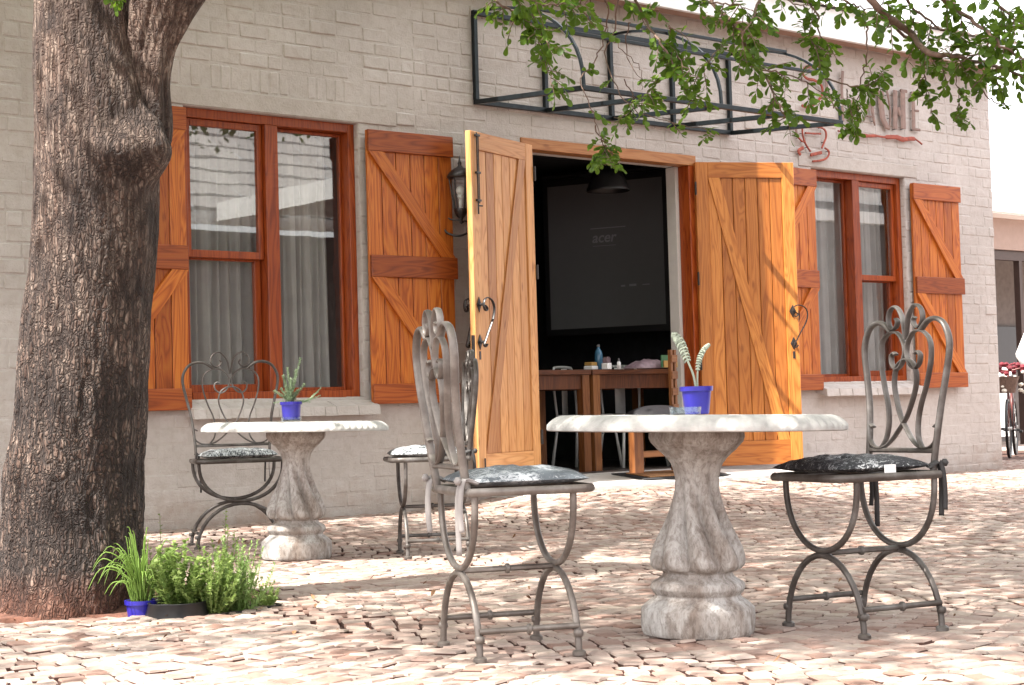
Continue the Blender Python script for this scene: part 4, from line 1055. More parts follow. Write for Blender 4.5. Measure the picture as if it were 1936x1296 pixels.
br = [
 # (path, Z, r, density, spread, leafsize, start)
 ([(905, -30), (950, 10), (985, 30), (1020, 60), (1045, 95)], 7.0, .006, 42, .17, .052, .1),
 ([(1040, -30), (1010, 20), (1020, 80), (1035, 130), (1045, 165)], 7.1, .005, 34, .13, .05, .15),
 ([(960, -25), (1000, 0), (1060, 12), (1110, 5)], 6.9, .005, 40, .14, .052, 0),
 ([(1140, -40), (1148, 40), (1130, 110), (1100, 150), (1118, 210), (1140, 262), (1148, 300)], 7.1, .004, 6, .10, .045, .35),
 ([(1125, 240), (1140, 270), (1146, 292), (1142, 312)], 7.1, .003, 55, .10, .042, .2),
 ([(1170, -30), (1160, 60), (1145, 110), (1180, 190), (1245, 225), (1330, 245), (1345, 262)], 7.4, .004, 7, .1, .045, .4),
 ([(1075, -30), (1100, 20), (1130, 50), (1165, 75)], 7.2, .005, 12, .12, .05, .2),
 ([(1190, -30), (1215, 30), (1240, 70), (1268, 110), (1290, 160), (1310, 195)], 7.0, .007, 36, .15, .05, .35),
 ([(1265, 50), (1275, 90), (1290, 120), (1320, 150)], 6.9, .005, 42, .13, .05, 0),
 ([(1300, 120), (1250, 150), (1225, 175), (1215, 200)], 7.0, .004, 36, .12, .048, .2),
 ([(1180, 150), (1200, 190), (1190, 215), (1160, 225)], 7.2, .003, 26, .10, .045, .2),
 ([(1160, -20), (1200, 10), (1250, 20)], 7.1, .005, 40, .14, .052, 0),
 ([(1330, -30), (1360, 20), (1400, 60), (1420, 110), (1450, 150), (1475, 200), (1490, 235)], 7.0, .010, 38, .14, .054, .15),
 ([(1400, 50), (1370, 80), (1345, 110), (1330, 140)], 7.1, .004, 30, .13, .05, .1),
 ([(1440, -30), (1430, 20), (1405, 70), (1400, 110)], 6.8, .006, 34, .15, .052, 0),
 ([(1390, 100), (1430, 130), (1480, 140), (1530, 160), (1570, 190), (1580, 205)], 6.9, .005, 26, .14, .05, .1),
 ([(1500, -30), (1540, 20), (1550, 60), (1560, 100), (1545, 120)], 7.0, .005, 14, .13, .05, .2),
 ([(1520, 60), (1545, 90), (1575, 105)], 7.0, .003, 40, .11, .046, 0),
 ([(1560, 150), (1620, 165), (1650, 155), (1668, 140)], 7.0, .004, 38, .12, .05, .3),
 ([(1640, 45), (1636, 110), (1627, 165), (1620, 220), (1615, 255)], 7.0, .004, 22, .11, .048, .5),
 ([(1600, 170), (1605, 205), (1614, 225)], 7.0, .003, 26, .09, .042, .1),
 ([(1630, -30), (1660, 20), (1720, 60), (1760, 100), (1820, 110), (1900, 130), (1960, 160)], 6.6, .018, 34, .14, .054, .15),
 ([(1640, -10), (1680, 40), (1740, 90), (1790, 135)], 6.8, .010, 26, .15, .05, .3),
 ([(1750, 100), (1748, 140), (1752, 180), (1760, 215)], 6.8, .004, 30, .08, .05, .1),
 ([(1800, 120), (1810, 160), (1812, 200), (1805, 225)], 6.8, .003, 30, .09, .042, .35),
 ([(1830, 150), (1870, 185), (1895, 198), (1900, 195)], 6.8, .004, 4, .06, .04, .7),
 ([(1750, -30), (1800, 10), (1850, 50), (1900, 90), (1950, 120)], 6.5, .012, 40, .15, .054, 0),
 ([(1700, -30), (1730, 20), (1790, 60), (1850, 90)], 6.7, .008, 40, .17, .052, 0),
 ([(1960, 20), (1900, 50), (1850, 100), (1800, 120)], 6.6, .008, 34, .14, .054, 0),
 ([(1860, -30), (1900, 20), (1950, 60)], 6.4, .010, 38, .16, .054, 0),
 ([(1950, 110), (1900, 140), (1860, 150), (1840, 165)], 6.7, .005, 34, .11, .052, 0),
 ([(1560, -25), (1600, 5), (1640, 15), (1680, 8)], 6.9, .006, 30, .14, .05, 0),
 ([(1470, -25), (1500, 5), (1540, 12)], 6.9, .005, 34, .13, .05, 0),
 ([(1290, -30), (1330, 0), (1380, 10), (1420, 20)], 6.9, .006, 40, .14, .052, 0),
 ([(215, -30), (228, 2)], 6.4, .003, 30, .06, .04, .6),
 ([(1110, -40), (1120, 20), (1150, 60), (1170, 90), (1210, 130), (1215, 170)], 7.3, .004, 3, .08, .04, .6),
 ([(1190, 40), (1185, 90), (1210, 150), (1255, 190)], 7.3, .003, 3, .08, .04, .5),
]
for b_ in br: branch(*b_[:6], start=b_[6])
# parent limbs carrying the drooping branches, above the frame
limb([(7.5, -5.0, 4.5), at(1640, -420, 7.4), at(1650, -200, 7.0), at(1640, -20, 6.8)], .035, .016)
limb([top2, at(900, -420, 7.0), at(1150, -260, 7.0), at(1450, -160, 7.0), at(1640, -60, 6.9)], .05, .018)
limb([at(1450, -160, 7.0), at(1750, -200, 6.7), at(2000, -90, 6.5)], .02, .012)
scored = []
for i, (m, L) in enumerate(leaf_tr):
    px, py, Z = proj(m.translation)
    if 0 < px < 1936 and 0 < py < 1296:
        fc = abs(m.col[2].to_3d().normalized().dot((m.translation - CAM).normalized()))
        scored.append((L / Z * (0.35 + fc), i))
scored.sort(reverse=True); top = set(i for _, i in scored[:300])
lvar = []
for q in range(6):
    mb = MB(); V, F = leaf_blade(1.0, random.uniform(0.56, 0.68), random.uniform(0.1, 0.35), random.uniform(-0.35, 0.1)); mb.add(V, F, random.random()); lvar.append((mb.mesh('leaf', M_LEAF, True, True), V, F))
fol = MB(); TBm = Matrix.Translation(-TB)
for i, (m, L) in enumerate(leaf_tr):
    me, V, F = random.choice(lvar)
    mt = TBm @ m @ Matrix.Scale(L, 4)
    if i in top:
        o = link_mesh('leaf', me, tree); o.matrix_basis = mt
    else: fol.add([mt @ Vector(p) for p in V], F, random.random())
tag(fol.build('foliage', M_LEAF, tree, True, attr=True), kind='stuff')
print('leaves', len(leaf_tr))

# ------------------------------------------------------------------ tables
def ped_mod(z, a, r):
    if z < 0.10: k = 0.012 * math.cos(8 * a); tw = 0
    elif z < 0.205: return 1 + 0.012 * math.cos(8 * a)
    elif z < 0.60:
        t = (z - 0.205) / 0.395
        amp = 0.13 * math.sin(math.pi * min(1, t * 1.25 + 0.08)) + 0.035
        ph = 8 * a + 19.0 * (z - 0.205)
        return 1 + 1.75 * amp * (abs(math.cos(ph / 2)) ** 0.8 * 1.7 - 1.1)
    else: return 1 + 0.03 * math.cos(8 * a)
    return 1 + k
PROF = [(0.0, .178), (.012, .183), (.045, .186), (.085, .184), (.10, .170), (.108, .160), (.120, .142), (.128, .138), (.137, .146), (.15, .154), (.16, .153), (.17, .148), (.18, .130), (.19, .117), (.20, .112), (.206, .118),
        (.213, .134), (.225, .142), (.246, .141), (.28, .129), (.313, .114), (.345, .100), (.379, .088), (.41, .080), (.445, .0745), (.48, .071), (.512, .071), (.535, .075), (.558, .082), (.578, .096), (.595, .112), (.612, .132), (.63, .149), (.645, .155), (.66, .154), (.672, .147)]
PROF = [(p[0] * 0.986, p[1]) for p in PROF]
def fine_prof(P, n=3):
    out = []
    for i in range(len(P) - 1):
        for k in range(n): t = k / n; out.append((P[i][0] * (1 - t) + P[i + 1][0] * t, P[i][1] * (1 - t) + P[i + 1][1] * t))
    out.append(P[-1]); return out
def table(x, y, label, wav, rz, tilt=0.0):
    t = empty('garden_table', (x, y, g(x, y) + 0.003), rz, label=label, cat='table', group='round concrete pedestal tables')
    t.rotation_mode = 'QUATERNION'
    from mathutils import Quaternion
    t.rotation_quaternion = Quaternion(FW, tilt) @ Quaternion((0, 0, 1), rz)
    mb = MB(); mb.lathe(fine_prof(PROF), 128, ped_mod); mb.build('pedestal', M_CONC, t, True)
    n = 576
    def tm(z, a, r):
        rib = 0.018 * (abs(math.sin(a * 36 + 26 * (r - .45))) - 0.6) if 0.670 < z < 0.708 and r > 0.45 else 0.0
        return 1 + wav * math.cos(8 * a) + rib
    pr = [(.678, .12), (.678, .40), (.675, .47), (.673, .482), (.676, .489), (.684, .490), (.693, .486), (.702, .478), (.711, .467), (.718, .456), (.722, .447), (.7235, .440), (.7238, .436), (.722, .425), (.722, .2), (.722, .01)]
    pr = [(z_ - 0.0145, r_) for z_, r_ in pr]
    mb = MB(); mb.lathe(pr, n, tm); mb.build('tabletop', M_CONCTOP, t, True, sharp=50)
    return t
tabR = table(4.085, -5.93, 'round concrete table in front, bearing the larger blue pot and glass ashtray', 0.004, 0.2, R(1.35))
tabL = table(4.94, -2.24, 'round concrete table further back by the left window, bearing a small blue pot', 0.010, 0.5, R(1.0))
bpy.context.view_layer.update()

# ------------------------------------------------------------------ chairs
def arc_pts(x0, x1, z0, z1, y, up, n=18, pw=1.0):
    """half ellipse between x0 and x1; ends at z0, apex at z1"""
    out = []
    for i in range(n + 1):
        a = math.pi * i / n
        out.append((x0 + (x1 - x0) * (1 - math.cos(a)) / 2, y, z0 + (z1 - z0) * math.sin(a) ** pw))
    return out
def chair(x, y, fdir, label, mat, W=0.40, Hs=1.0, BW=0.215, ZS=0.497, BH=0.555):
    rz = math.atan2(fdir[1], fdir[0]) - math.pi / 2
    t = empty('garden_chair', (x, y, g(x, y) + 0.003), rz, label=label, cat='chair', group='wrought iron garden chairs')
    zt, zs = 0.252 * Hs, ZS
    hw = W / 2; sh = hw * 0.94
    for yy, nm in ((-0.155, 'rear_leg'), (0.155, 'front_leg')):
        for sx in (-1, 1):
            h = arc_pts(-hw, hw, 0.0, zt - 0.006, yy, True)
            half = h[:10] if sx < 0 else h[9:]
            half = [(p[0], p[1] + (0.0), max(p[2], 0.0)) for p in half]
            mb = MB(); mb.tube(half, 0.0105, 8)
            mb.lathe([(0.0, 0.021), (0.010, 0.021), (0.016, 0.014)], 12, axis=Matrix.Translation((sx * hw, yy, 0)))
            mb.lathe([(0.055, 0.0125), (0.06, 0.0155), (0.07, 0.0155), (0.075, 0.0125)], 12, axis=Matrix.Translation((sx * (hw - 0.001), yy, 0)))
            mb.build('leg', mat, t, True, sharp=45)
        u = [(p[0], yy, p[2]) for p in arc_pts(-sh, sh, zs - 0.012, zt + 0.008, yy, False, 22, 0.85)]
        mb = MB(); mb.tube(u, 0.0105, 8); mb.build('leg_arch', mat, t, True, sharp=60)
    for (xx, zz) in ((0, zt), (-hw * 0.985, 0.088 * Hs), (hw * 0.985, 0.088 * Hs)):
        mb = MB(); mb.tube([(xx, -0.155, zz), (xx, 0.155, zz)], 0.0095, 8)
        mb.lathe([(-0.008, 0.010), (-0.004, 0.0155), (0.004, 0.0155), (0.008, 0.010)], 10, axis=Matrix.Translation((xx, 0.0, zz)) @ Matrix.Rotation(R(90), 4, 'X'))
        mb.build('stretcher', mat, t, True, sharp=45)
    y0, y1 = -0.170, 0.225
    ring = [(-sh - .01, y0), (sh + .01, y0), (sh + .01, y1 - .04), (sh - .03, y1), (-sh + .03, y1), (-sh - .01, y1 - .04), (-sh - .01, y0)]
    mb = MB(); P = []
    for i in range(len(ring) - 1):
        a, b_ = Vector(ring[i]), Vector(ring[i + 1])
        for k in range(6): q = a.lerp(b_, k / 6); P.append((q.x, q.y, zs))
    P.append((ring[0][0], ring[0][1], zs))
    mb.tube(P, 0.0135, 8, True, (0, 0, 1), 0.012)
    for k in range(5):
        xx = -sh + (k + 0.5) * 2 * sh / 5; mb.cbox((xx - 0.022, y0 + .01, zs - 0.003), (xx + 0.022, y1 - .01, zs + 0.003), 0.001)
    mb.build('seat', mat, t, True, sharp=45)
    # scrolled back
    back = MB(); bh = BH; tl = math.tan(R(5))
    def bp(p):
        u = (p[0] - 370) / 205 * BW; v = (570 - p[1]) / 432 * bh
        return (u, y0 - v * tl - 0.012 * math.sin(math.pi * v / bh), zs + v)
    outer = [(212, 572), (209, 500), (197, 400), (178, 320), (165, 262), (168, 225), (190, 192), (225, 178), (262, 182), (298, 205)]
    scr = [(369, 226), (358, 175), (340, 148), (318, 138), (296, 148), (287, 168), (292, 187), (308, 197), (325, 191), (332, 178), (324, 170)]
    inner = [(268, 508), (292, 480), (299, 440), (290, 395), (268, 345), (249, 280), (253, 234), (284, 209), (325, 206), (355, 228), (366, 258), (350, 290), (325, 302), (304, 289), (300, 268), (312, 259), (322, 264)]
    tear = [(222, 452), (206, 446), (204, 468), (216, 492), (245, 505), (285, 503), (320, 485), (352, 458), (385, 425), (412, 375), (424, 335), (416, 300), (393, 282), (370, 277)]
    straps = MB()
    for mir in (1, -1):
        f = lambda p: (p[0] if mir > 0 else 740 - p[0], p[1])
        back.tube(cr([bp(f(p)) for p in outer], 6), 0.0135, 10, True, (0, 1, 0), 0.0082)
        for c_ in (scr, inner, tear): straps.tube(cr([bp(f(p)) for p in c_], 5), 0.0115, 10, True, (0, 1, 0), 0.0048)
    back.build('back_frame', mat, t, True, sharp=60)
    straps.build('back_scroll', mat, t, True, sharp=60)
    mb = MB(); a = bp((208, 512)); mb.tube([(-abs(a[0]) , a[1], a[2]), (abs(a[0]), a[1], a[2])], 0.009, 8); mb.build('back_rail', mat, t, True, sharp=45)
    return t, zs
def cushion(t, zs, label, mat, smat, w_=0.37, d_=0.38, tag_=False, th=0.034, tail=True):
    c = empty('seat_cushion', t.location + Vector((0, 0, zs + 0.014)), t.rotation_euler.z, label=label, cat='cushion', group='printed seat cushions')
    n = 36; V = []; F = []
    def hgt(u, v):
        e = max(0.0, (1 - abs(u) ** 3.0)) ** 0.5 * max(0.0, (1 - abs(v) ** 3.0)) ** 0.5
        tuft = 1.0
        for a in (-0.4, 0.4):
            for b_ in (-0.4, 0.4): tuft -= 0.42 * math.exp(-((u - a) ** 2 + (v - b_) ** 2) / 0.022)
        return e * tuft
    for sgn in (1, -1):
        for j in range(n + 1):
            for i in range(n + 1):
                u, v = -1 + 2 * i / n, -1 + 2 * j / n
                rx = 1 - 0.03 * v * v; ry = 1 - 0.03 * u * u
                wr = 0.10 * noise.noise(Vector((u * 5, v * 5, sgn * 3.0 + t.location.x)))
                z = hgt(u, v) * th * (1.15 + wr * 2.2) if sgn > 0 else -hgt(u, v) * th * 0.55
                V.append((u * w_ / 2 * rx, v * d_ / 2 * ry + 0.03, z + th * 0.45))
    N = (n + 1) ** 2
    for j in range(n):
        for i in range(n):
            a = j * (n + 1) + i; F.append((a, a + 1, a + n + 2, a + n + 1)); F.append((N + a, N + a + n + 1, N + a + n + 2, N + a + 1))
    mb = MB(); mb.add(V, F); mb.build('pad', mat, c, True)
    for sx in (-1, 1):
        mb = MB()
        bx = sx * w_ / 2 * 0.96; by = -d_ / 2 + 0.02
        mb.tube(cr([(bx, by + 0.03, 0.01), (bx * 1.02, by - 0.01, 0.026), (bx * 1.04, by - 0.022, 0.01), (bx * 1.05, by - 0.028, -0.03), (bx * 1.05, by - 0.03, -0.08), (bx * 1.06, by - 0.026, -0.13)], 4), 0.009, 6, True, (0.3, 1, 0), 0.0015)
        mb.tube(cr([(bx, by + 0.03, 0.008), (bx * 0.98, by - 0.015, 0.02), (bx * 0.95, by - 0.03, -0.02), (bx * 0.93, by - 0.032, -0.09), (bx * 0.92, by - 0.03, -0.15 - 0.05 * (sx > 0))], 4), 0.010, 6, True, (0.8, 1, 0), 0.002)
        mb.lathe([(-0.012, .006), (0, .013), (0.012, .006)], 8, axis=Matrix.Translation((bx * 1.03, by - 0.035, 0.022)))
        mb.build('tie', smat, c, True)
    if tag_:
        mb = MB(); mb.cbox((-w_ / 2 - 0.006, 0.00, -0.002), (-w_ / 2 - 0.0035, 0.045, 0.024), 0.0005); mb.build('care_label', M_PAPER, c)
    return c
c1, z1 = chair(3.42, -5.765, (0.925, -0.38), 'pale iron chair seen from the side at the left of the front table', M_CHAIRP)
c2, z2 = chair(4.494, -6.281, (-0.972, 0.235), 'iron chair at the right of the front table, its back against the right window', M_CHAIR)
c3, z3 = chair(5.45, -2.75, (-0.86, 0.51), 'iron chair behind the side-on chair, at the right of the far table', M_CHAIR, W=0.41)
c4, z4 = chair(5.14, -1.34, (-0.40, -0.92), 'wider iron chair behind the far table, facing the camera below the left window', M_CHAIR, W=0.50, Hs=1.0, BW=0.275, ZS=0.485, BH=0.625)
cushion(c1, z1, 'printed cushion with sky sheen in its silvery grey, tied on the side-on front chair', M_CUSHG, M_STRAPG)
cushion(c2, z2, 'black printed cushion with a white care label on the right front chair', M_CUSH, M_STRAP, tag_=True)
cushion(c3, z3, 'black and white cushion on the chair right of the far table', M_CUSHW, M_STRAP)
cushion(c4, z4, 'black and white cushion on the chair behind the far table', M_CUSHW, M_STRAP, w_=0.42)

# ------------------------------------------------------------------ pots and plants
def pot_mesh(h, rb, rt, rim=0.004, floor=0.004, n=36):
    return [(0.0, 0.001), (0.0, rb * 0.9), (0.002, rb), (h - 0.016, rt - 0.002), (h - 0.0155, rt + rim), (h, rt + rim + 0.001), (h, rt - 0.002), (h - 0.02, rt - 0.006), (h - 0.022, 0.001)]
def pot(name, loc, h, rb, rt, mat, label, cat='plant pot', group=None, rot=None):
    t = empty(name, loc, 0, label=label, cat=cat, **({'group': group} if group else {}))
    if rot: t.rotation_euler = rot
    mb = MB(); mb.lathe(pot_mesh(h, rb, rt), 36, closed=False); mb.build('pot', mat, t, True, sharp=35)
    mb = MB(); mb.lathe([(h - 0.016, rt - 0.005), (h - 0.014, 0.001)], 24, closed=True); mb.build('soil', M_SOIL, t)
    return t
def on_table(tab, px_, lx, ly, z=0.711):
    return tab.matrix_world @ Vector((lx, ly, z))
# large pot with two silver fern leaves
def solve_on(tab, px, depth_off):
    base = tab.matrix_world @ Vector((0, 0, 0.711))
    q = proj(base); Z = q[2] + depth_off
    P = at(px, q[1], Z); 
    # drop on the plane of the tabletop
    nrm = (tab.matrix_world.to_3x3() @ Vector((0, 0, 1))).normalized()
    d = (P - base).dot(nrm) / nrm.z
    return Vector((P.x, P.y, P.z - d))
gA = empty('potted_silver_fern', solve_on(tabR, 1318, 0.10), 0, label='blue pot with two curling silver grey leaves on the front table', cat='potted plant')
mb = MB(); mb.lathe(pot_mesh(0.093, 0.040, 0.051), 40, closed=False); mb.build('pot', M_BLUE, gA, True, sharp=35)
mb = MB(); mb.lathe([(0.076, 0.046), (0.078, 0.001)], 24); mb.build('soil', M_SOIL, gA)
def vis_dir(): return R0
fern = MB()
def silver(path, r0, r1, nb, bl):
    P = cr([R0 * (p[0]) + Vector((0, 0, p[1])) + FW * p[2] for p in path], 7)
    n = len(P); fern.tube(P, [r0 + (r1 - r0) * i / (n - 1) for i in range(n)], 7)
    for k in range(nb):
        t = 0.38 + 0.6 * k / nb; i = min(n - 2, int(t * (n - 1))); q = P[i].lerp(P[i + 1], t * (n - 1) - i); dr = (P[i + 1] - P[i]).normalized()
        for sd_ in (-1, 1):
            side = (dr.cross(FW).normalized() * sd_ + FW * random.uniform(-0.5, 0.5)).normalized(); L = bl * (0.35 + 0.9 * math.sin(math.pi * min(1, 0.2 + 0.75 * (k / nb))))
            pts = [q, q + side * L * 0.5 + dr * L * 0.2, q + side * L * 0.85 - Vector((0, 0, L * 0.15)), q + side * L * 0.95 - Vector((0, 0, L * 0.5))]
            fern.tube(cr(pts, 3), [0.0035, 0.0045, 0.0045, 0.004, 0.004, 0.0038, 0.0035, 0.003, 0.002, 0.001], 5, True, dr, None)
silver([(0.0, 0.075, 0), (-0.008, 0.13, 0), (-0.028, 0.185, 0), (-0.045, 0.235, 0.0), (-0.062, 0.262, 0), (-0.076, 0.268, 0)], 0.0042, 0.003, 16, 0.013)
silver([(0.004, 0.075, 0), (0.006, 0.12, 0.01), (0.012, 0.175, 0.01), (0.030, 0.215, 0.01), (0.052, 0.233, 0.01)], 0.0038, 0.002, 14, 0.007)
fern.build('leaves', M_GREYL, gA, True)
# ashtray
ga = empty('glass_ashtray', solve_on(tabR, 1296, -0.12), 0, label='small clear glass ashtray beside the blue pot on the front table', cat='ashtray')
mb = MB(); mb.lathe([(0.0, 0.001), (0.0, 0.047), (0.003, 0.049), (0.024, 0.051), (0.024, 0.047), (0.007, 0.044), (0.006, 0.001)], 32, closed=False); mb.build('bowl', M_CLEAR, ga, True, sharp=30)
# small pot with rosemary
gB = empty('potted_rosemary', solve_on(tabL, 551, 0.02), 0, label='small blue pot in a glass dish with wispy grey green herb on the far table', cat='potted plant')
mb = MB(); mb.lathe([(z_ + 0.008, r_) for z_, r_ in pot_mesh(0.095, 0.045, 0.053)], 36, closed=False); mb.build('pot', M_BLUE, gB, True, sharp=35)
mb = MB(); mb.lathe([(0.0, 0.001), (0.0, 0.05), (0.022, 0.055), (0.022, 0.052), (0.004, 0.047), (0.004, 0.001)], 32, closed=False); mb.build('dish', M_CLEAR, gB, True, sharp=30)
mb = MB(); mb.lathe([(0.088, 0.048), (0.09, 0.001)], 24); mb.build('soil', M_SOIL, gB)
def blade(mb, p, d, L, w_, up=Vector((0, 0, 1)), a=0.0):
    d = d.normalized(); s_ = d.cross(up)
    if s_.length < 1e-3: s_ = d.orthogonal()
    s_.normalize(); n_ = s_.cross(d)
    V = [p, p + d * L * 0.35 + s_ * w_ * 0.5, p + d * L * 0.35 - s_ * w_ * 0.5, p + d * L * 0.7 + s_ * w_ * 0.45 + n_ * L * 0.05, p + d * L * 0.7 - s_ * w_ * 0.45 + n_ * L * 0.05, p + d * L]
    mb.add(V, [(0, 2, 1), (1, 2, 4, 3), (3, 4, 5)], random.random())
def sprig(mb, path, nl, L, w_, ang=0.8, stem=0.0016):
    P = cr(path, 6); n = len(P); mb.tube(P, [stem * (1 - 0.6 * i / (n - 1)) for i in range(n)], 4)
    for k in range(nl):
        t = 0.12 + 0.88 * k / nl; i = min(n - 2, int(t * (n - 1))); q = P[i].lerp(P[i + 1], t * (n - 1) - i); dr = (P[i + 1] - P[i]).normalized()
        s_ = rv(); s_ = (s_ - dr * s_.dot(dr)).normalized(); blade(mb, q, dr * (1 - ang * 0.5) + s_ * ang, L * random.uniform(0.6, 1.2) * (1.1 - 0.5 * t), w_)
ros = MB()
for (ex, ez) in ((0.045, 0.33), (0.03, 0.27), (-0.025, 0.24), (-0.005, 0.28), (0.01, 0.22), (-0.05, 0.17), (-0.085, 0.16), (0.06, 0.19), (-0.03, 0.18), (0.035, 0.16), (0.0, 0.17)):
    fy = random.uniform(-0.04, 0.04)
    sprig(ros, [(0.0 + random.uniform(-.02, .02), random.uniform(-.02, .02), 0.09), tuple(R0 * ex * 0.5 + FW * fy * .5 + Vector((0, 0, 0.09 + (ez - 0.09) * 0.5))), tuple(R0 * ex * 1.1 + FW * fy + Vector((random.uniform(-.01, .01), 0, ez)))], 120, 0.024, 0.0055)
for (ex, ez) in ((0.10, 0.10), (0.145, 0.15), (0.13, 0.12), (-0.09, 0.10), (0.16, 0.17), (0.155, 0.13)):
    sprig(ros, [(0, 0, 0.09), tuple(R0 * ex * 0.55 + Vector((0, 0, 0.105))), tuple(R0 * ex + Vector((0, 0, ez)))], 60, 0.016, 0.005)
tag(ros.build('herb_foliage', M_LAV, gB, attr=True))
# pots in the planting hole
hole = []
gC = pot('potted_chives', (3.145, -3.925, -0.055), 0.115, 0.045, 0.058, M_BLUE, 'blue pot of grassy chives at the foot of the tree', 'potted plant')
ch = MB()
for k in range(90):
    a = random.uniform(0, 2 * math.pi); r_ = random.uniform(0, 0.035); L = random.uniform(0.16, 0.36)
    lean = random.uniform(0.05, 0.75) * (1 if random.random() > 0.2 else 0.4)
    dx, dy = math.cos(a), math.sin(a)
    if random.random() < 0.5: dx -= 0.6 * R0.x; dy -= 0.6 * R0.y
    p0 = Vector((r_ * math.cos(a), r_ * math.sin(a), 0.10)); out = Vector((dx, dy, 0)).normalized()
    pts = [p0, p0 + Vector((0, 0, L * 0.45)) + out * L * lean * 0.3, p0 + Vector((0, 0, L * (0.85 - 0.5 * lean))) + out * L * lean * 0.75, p0 + Vector((0, 0, L * (0.95 - 1.05 * lean))) + out * L * lean * 1.05]
    ch.tube(cr(pts, 4), [0.0022] * 9 + [0.0016, 0.0014, 0.001, 0.0005], 4, True)
ch.build('chive_leaves', M_CHIVE, gC, True)
def bush(px, Zd, h, rad, n, label, mat, leafL, leafW, potkind, stemn=24, lean=0.6):
    P = at(px, 1150, Zd); x, y = P.x, P.y
    t = empty('potted_herb', (x, y, -0.105 if potkind != 'bag' else -0.105), 0, label=label, cat='potted plant')
    if potkind == 'bag':
        mb = MB(); mb.lathe([(0, .001), (0, .10), (.02, .118), (.10, .122), (.155, .108), (.16, .112), (.158, .10), (.13, .098), (.13, .001)], 28, lambda z, a, r: 1 + 0.035 * math.sin(5 * a + z * 30) + 0.02 * math.sin(11 * a), closed=False); mb.build('nursery_bag', M_BLACKPL, t, True)
        z0 = 0.13
    else:
        mb = MB(); mb.lathe(pot_mesh(0.11, 0.05, 0.065), 28, closed=False); mb.build('pot', M_BLACKPL if potkind == 'black' else M_BLUE, t, True, sharp=35); z0 = 0.09
    mb = MB(); mb.lathe([(z0, .06), (z0 + .004, .001)], 16); mb.build('soil', M_SOIL, t)
    fb = MB()
    for k in range(stemn):
        a = random.uniform(0, 2 * math.pi); r_ = rad * math.sqrt(random.random()); hh = h * random.uniform(0.5, 1.0) * (1 - 0.45 * (r_ / rad) ** 2)
        e = Vector((r_ * math.cos(a), r_ * math.sin(a), z0 + hh))
        m1 = Vector((e.x * lean, e.y * lean, z0 + hh * 0.5)) + rv(0.01)
        sprig(fb, [(e.x * 0.2, e.y * 0.2, z0), tuple(m1), tuple(e)], n, leafL, leafW, 0.9, 0.002)
    fb.build('herb_foliage', mat, t, attr=True)
    return t
bush(335, 6.48, 0.27, 0.14, 44, 'leafy pale green herb in a black nursery bag beside the chives', M_HERB, 0.030, 0.016, 'bag', 44)
bush(400, 6.52, 0.28, 0.17, 46, 'bushy small leaved herb in the middle of the planting hole', M_HERB, 0.022, 0.011, 'black', 64)
bush(452, 6.60, 0.33, 0.15, 48, 'feathery bright green herb right of the bushy herb', mat_leaf('feathery_leaf', (0.16, 0.28, 0.07), (0.34, 0.46, 0.18), (0.4, 0.5, 0.2), 0.55), 0.024, 0.006, 'black', 56)
bush(498, 6.74, 0.12, 0.09, 26, 'low creeping herb in a black pot at the right end of the planting hole', M_HERB, 0.018, 0.010, 'black', 22)
bush(300, 6.80, 0.42, 0.12, 26, 'tall loose flowering herb behind the chives near the trunk', M_HERB, 0.022, 0.009, 'black', 16)
bush(415, 6.90, 0.42, 0.16, 28, 'tall thin stemmed herb at the back of the planting hole', M_HERB, 0.026, 0.010, 'blue', 16)

# ------------------------------------------------------------------ inside the room
FL = 0.236
scx = [Vector((10.60, 2.08)), Vector((11.04, 1.02))]
sd2 = (scx[1] - scx[0]); sw2 = sd2.length; ang = math.atan2(sd2.y, sd2.x)
scr_ = empty('projection_screen', (scx[0].x, scx[0].y, 1.48), ang, label='grey projection screen with a faint logo hanging inside the dark room', cat='screen')
mb = MB(); mb.box((0, 0, 0), (sw2, 0.004, 1.33)); mb.build('cloth', M_SCREEN, scr_)
mb = MB(); mb.box((-0.05, 0.005, -0.06), (sw2 + 0.05, 0.012, 1.39)); mb.build('border', M_BLACKPL, scr_)
mb = MB(); mb.tube([(-0.06, 0, 1.42), (sw2 + 0.06, 0, 1.42)], 0.03, 10); mb.build('roller', M_BLACKPL, scr_)
def txt(body, size, loc, parent, mat, name='logo', rot=(R(90), 0, 0), shear=0.0, bold=0.0):
    cu = bpy.data.curves.new(name, 'FONT'); cu.body = body; cu.size = size; cu.extrude = 0.0005; cu.shear = shear; cu.offset = bold; cu.align_x = 'CENTER'
    o = bpy.data.objects.new(name, cu); C.objects.link(o); dg = bpy.context.evaluated_depsgraph_get(); dg.update()
    me = bpy.data.meshes.new_from_object(o.evaluated_get(dg)); bpy.data.objects.remove(o); me.materials.clear(); me.materials.append(mat)
    ob = link_mesh(name, me, parent); ob.location = loc; ob.rotation_euler = rot; return ob
txt('acer', 0.135, (0.56, -0.002, 0.78), scr_, M_SCREENT, shear=0.2, bold=0.002)
mb = MB(); mb.box((0.43, -0.0015, 0.905), (0.78, -0.0005, 0.913)); mb.box((0.45, -0.0015, 0.745), (0.68, -0.0005, 0.749)); mb.box((0.72, -0.0015, 0.36), (0.76, -0.0005, 0.375)); mb.box((0.80, -0.0015, 0.36), (0.87, -0.0005, 0.38)); mb.box((0.93, -0.0015, 0.365), (1.0, -0.0005, 0.372)); mb.build('small_print', M_SCREENT, scr_)
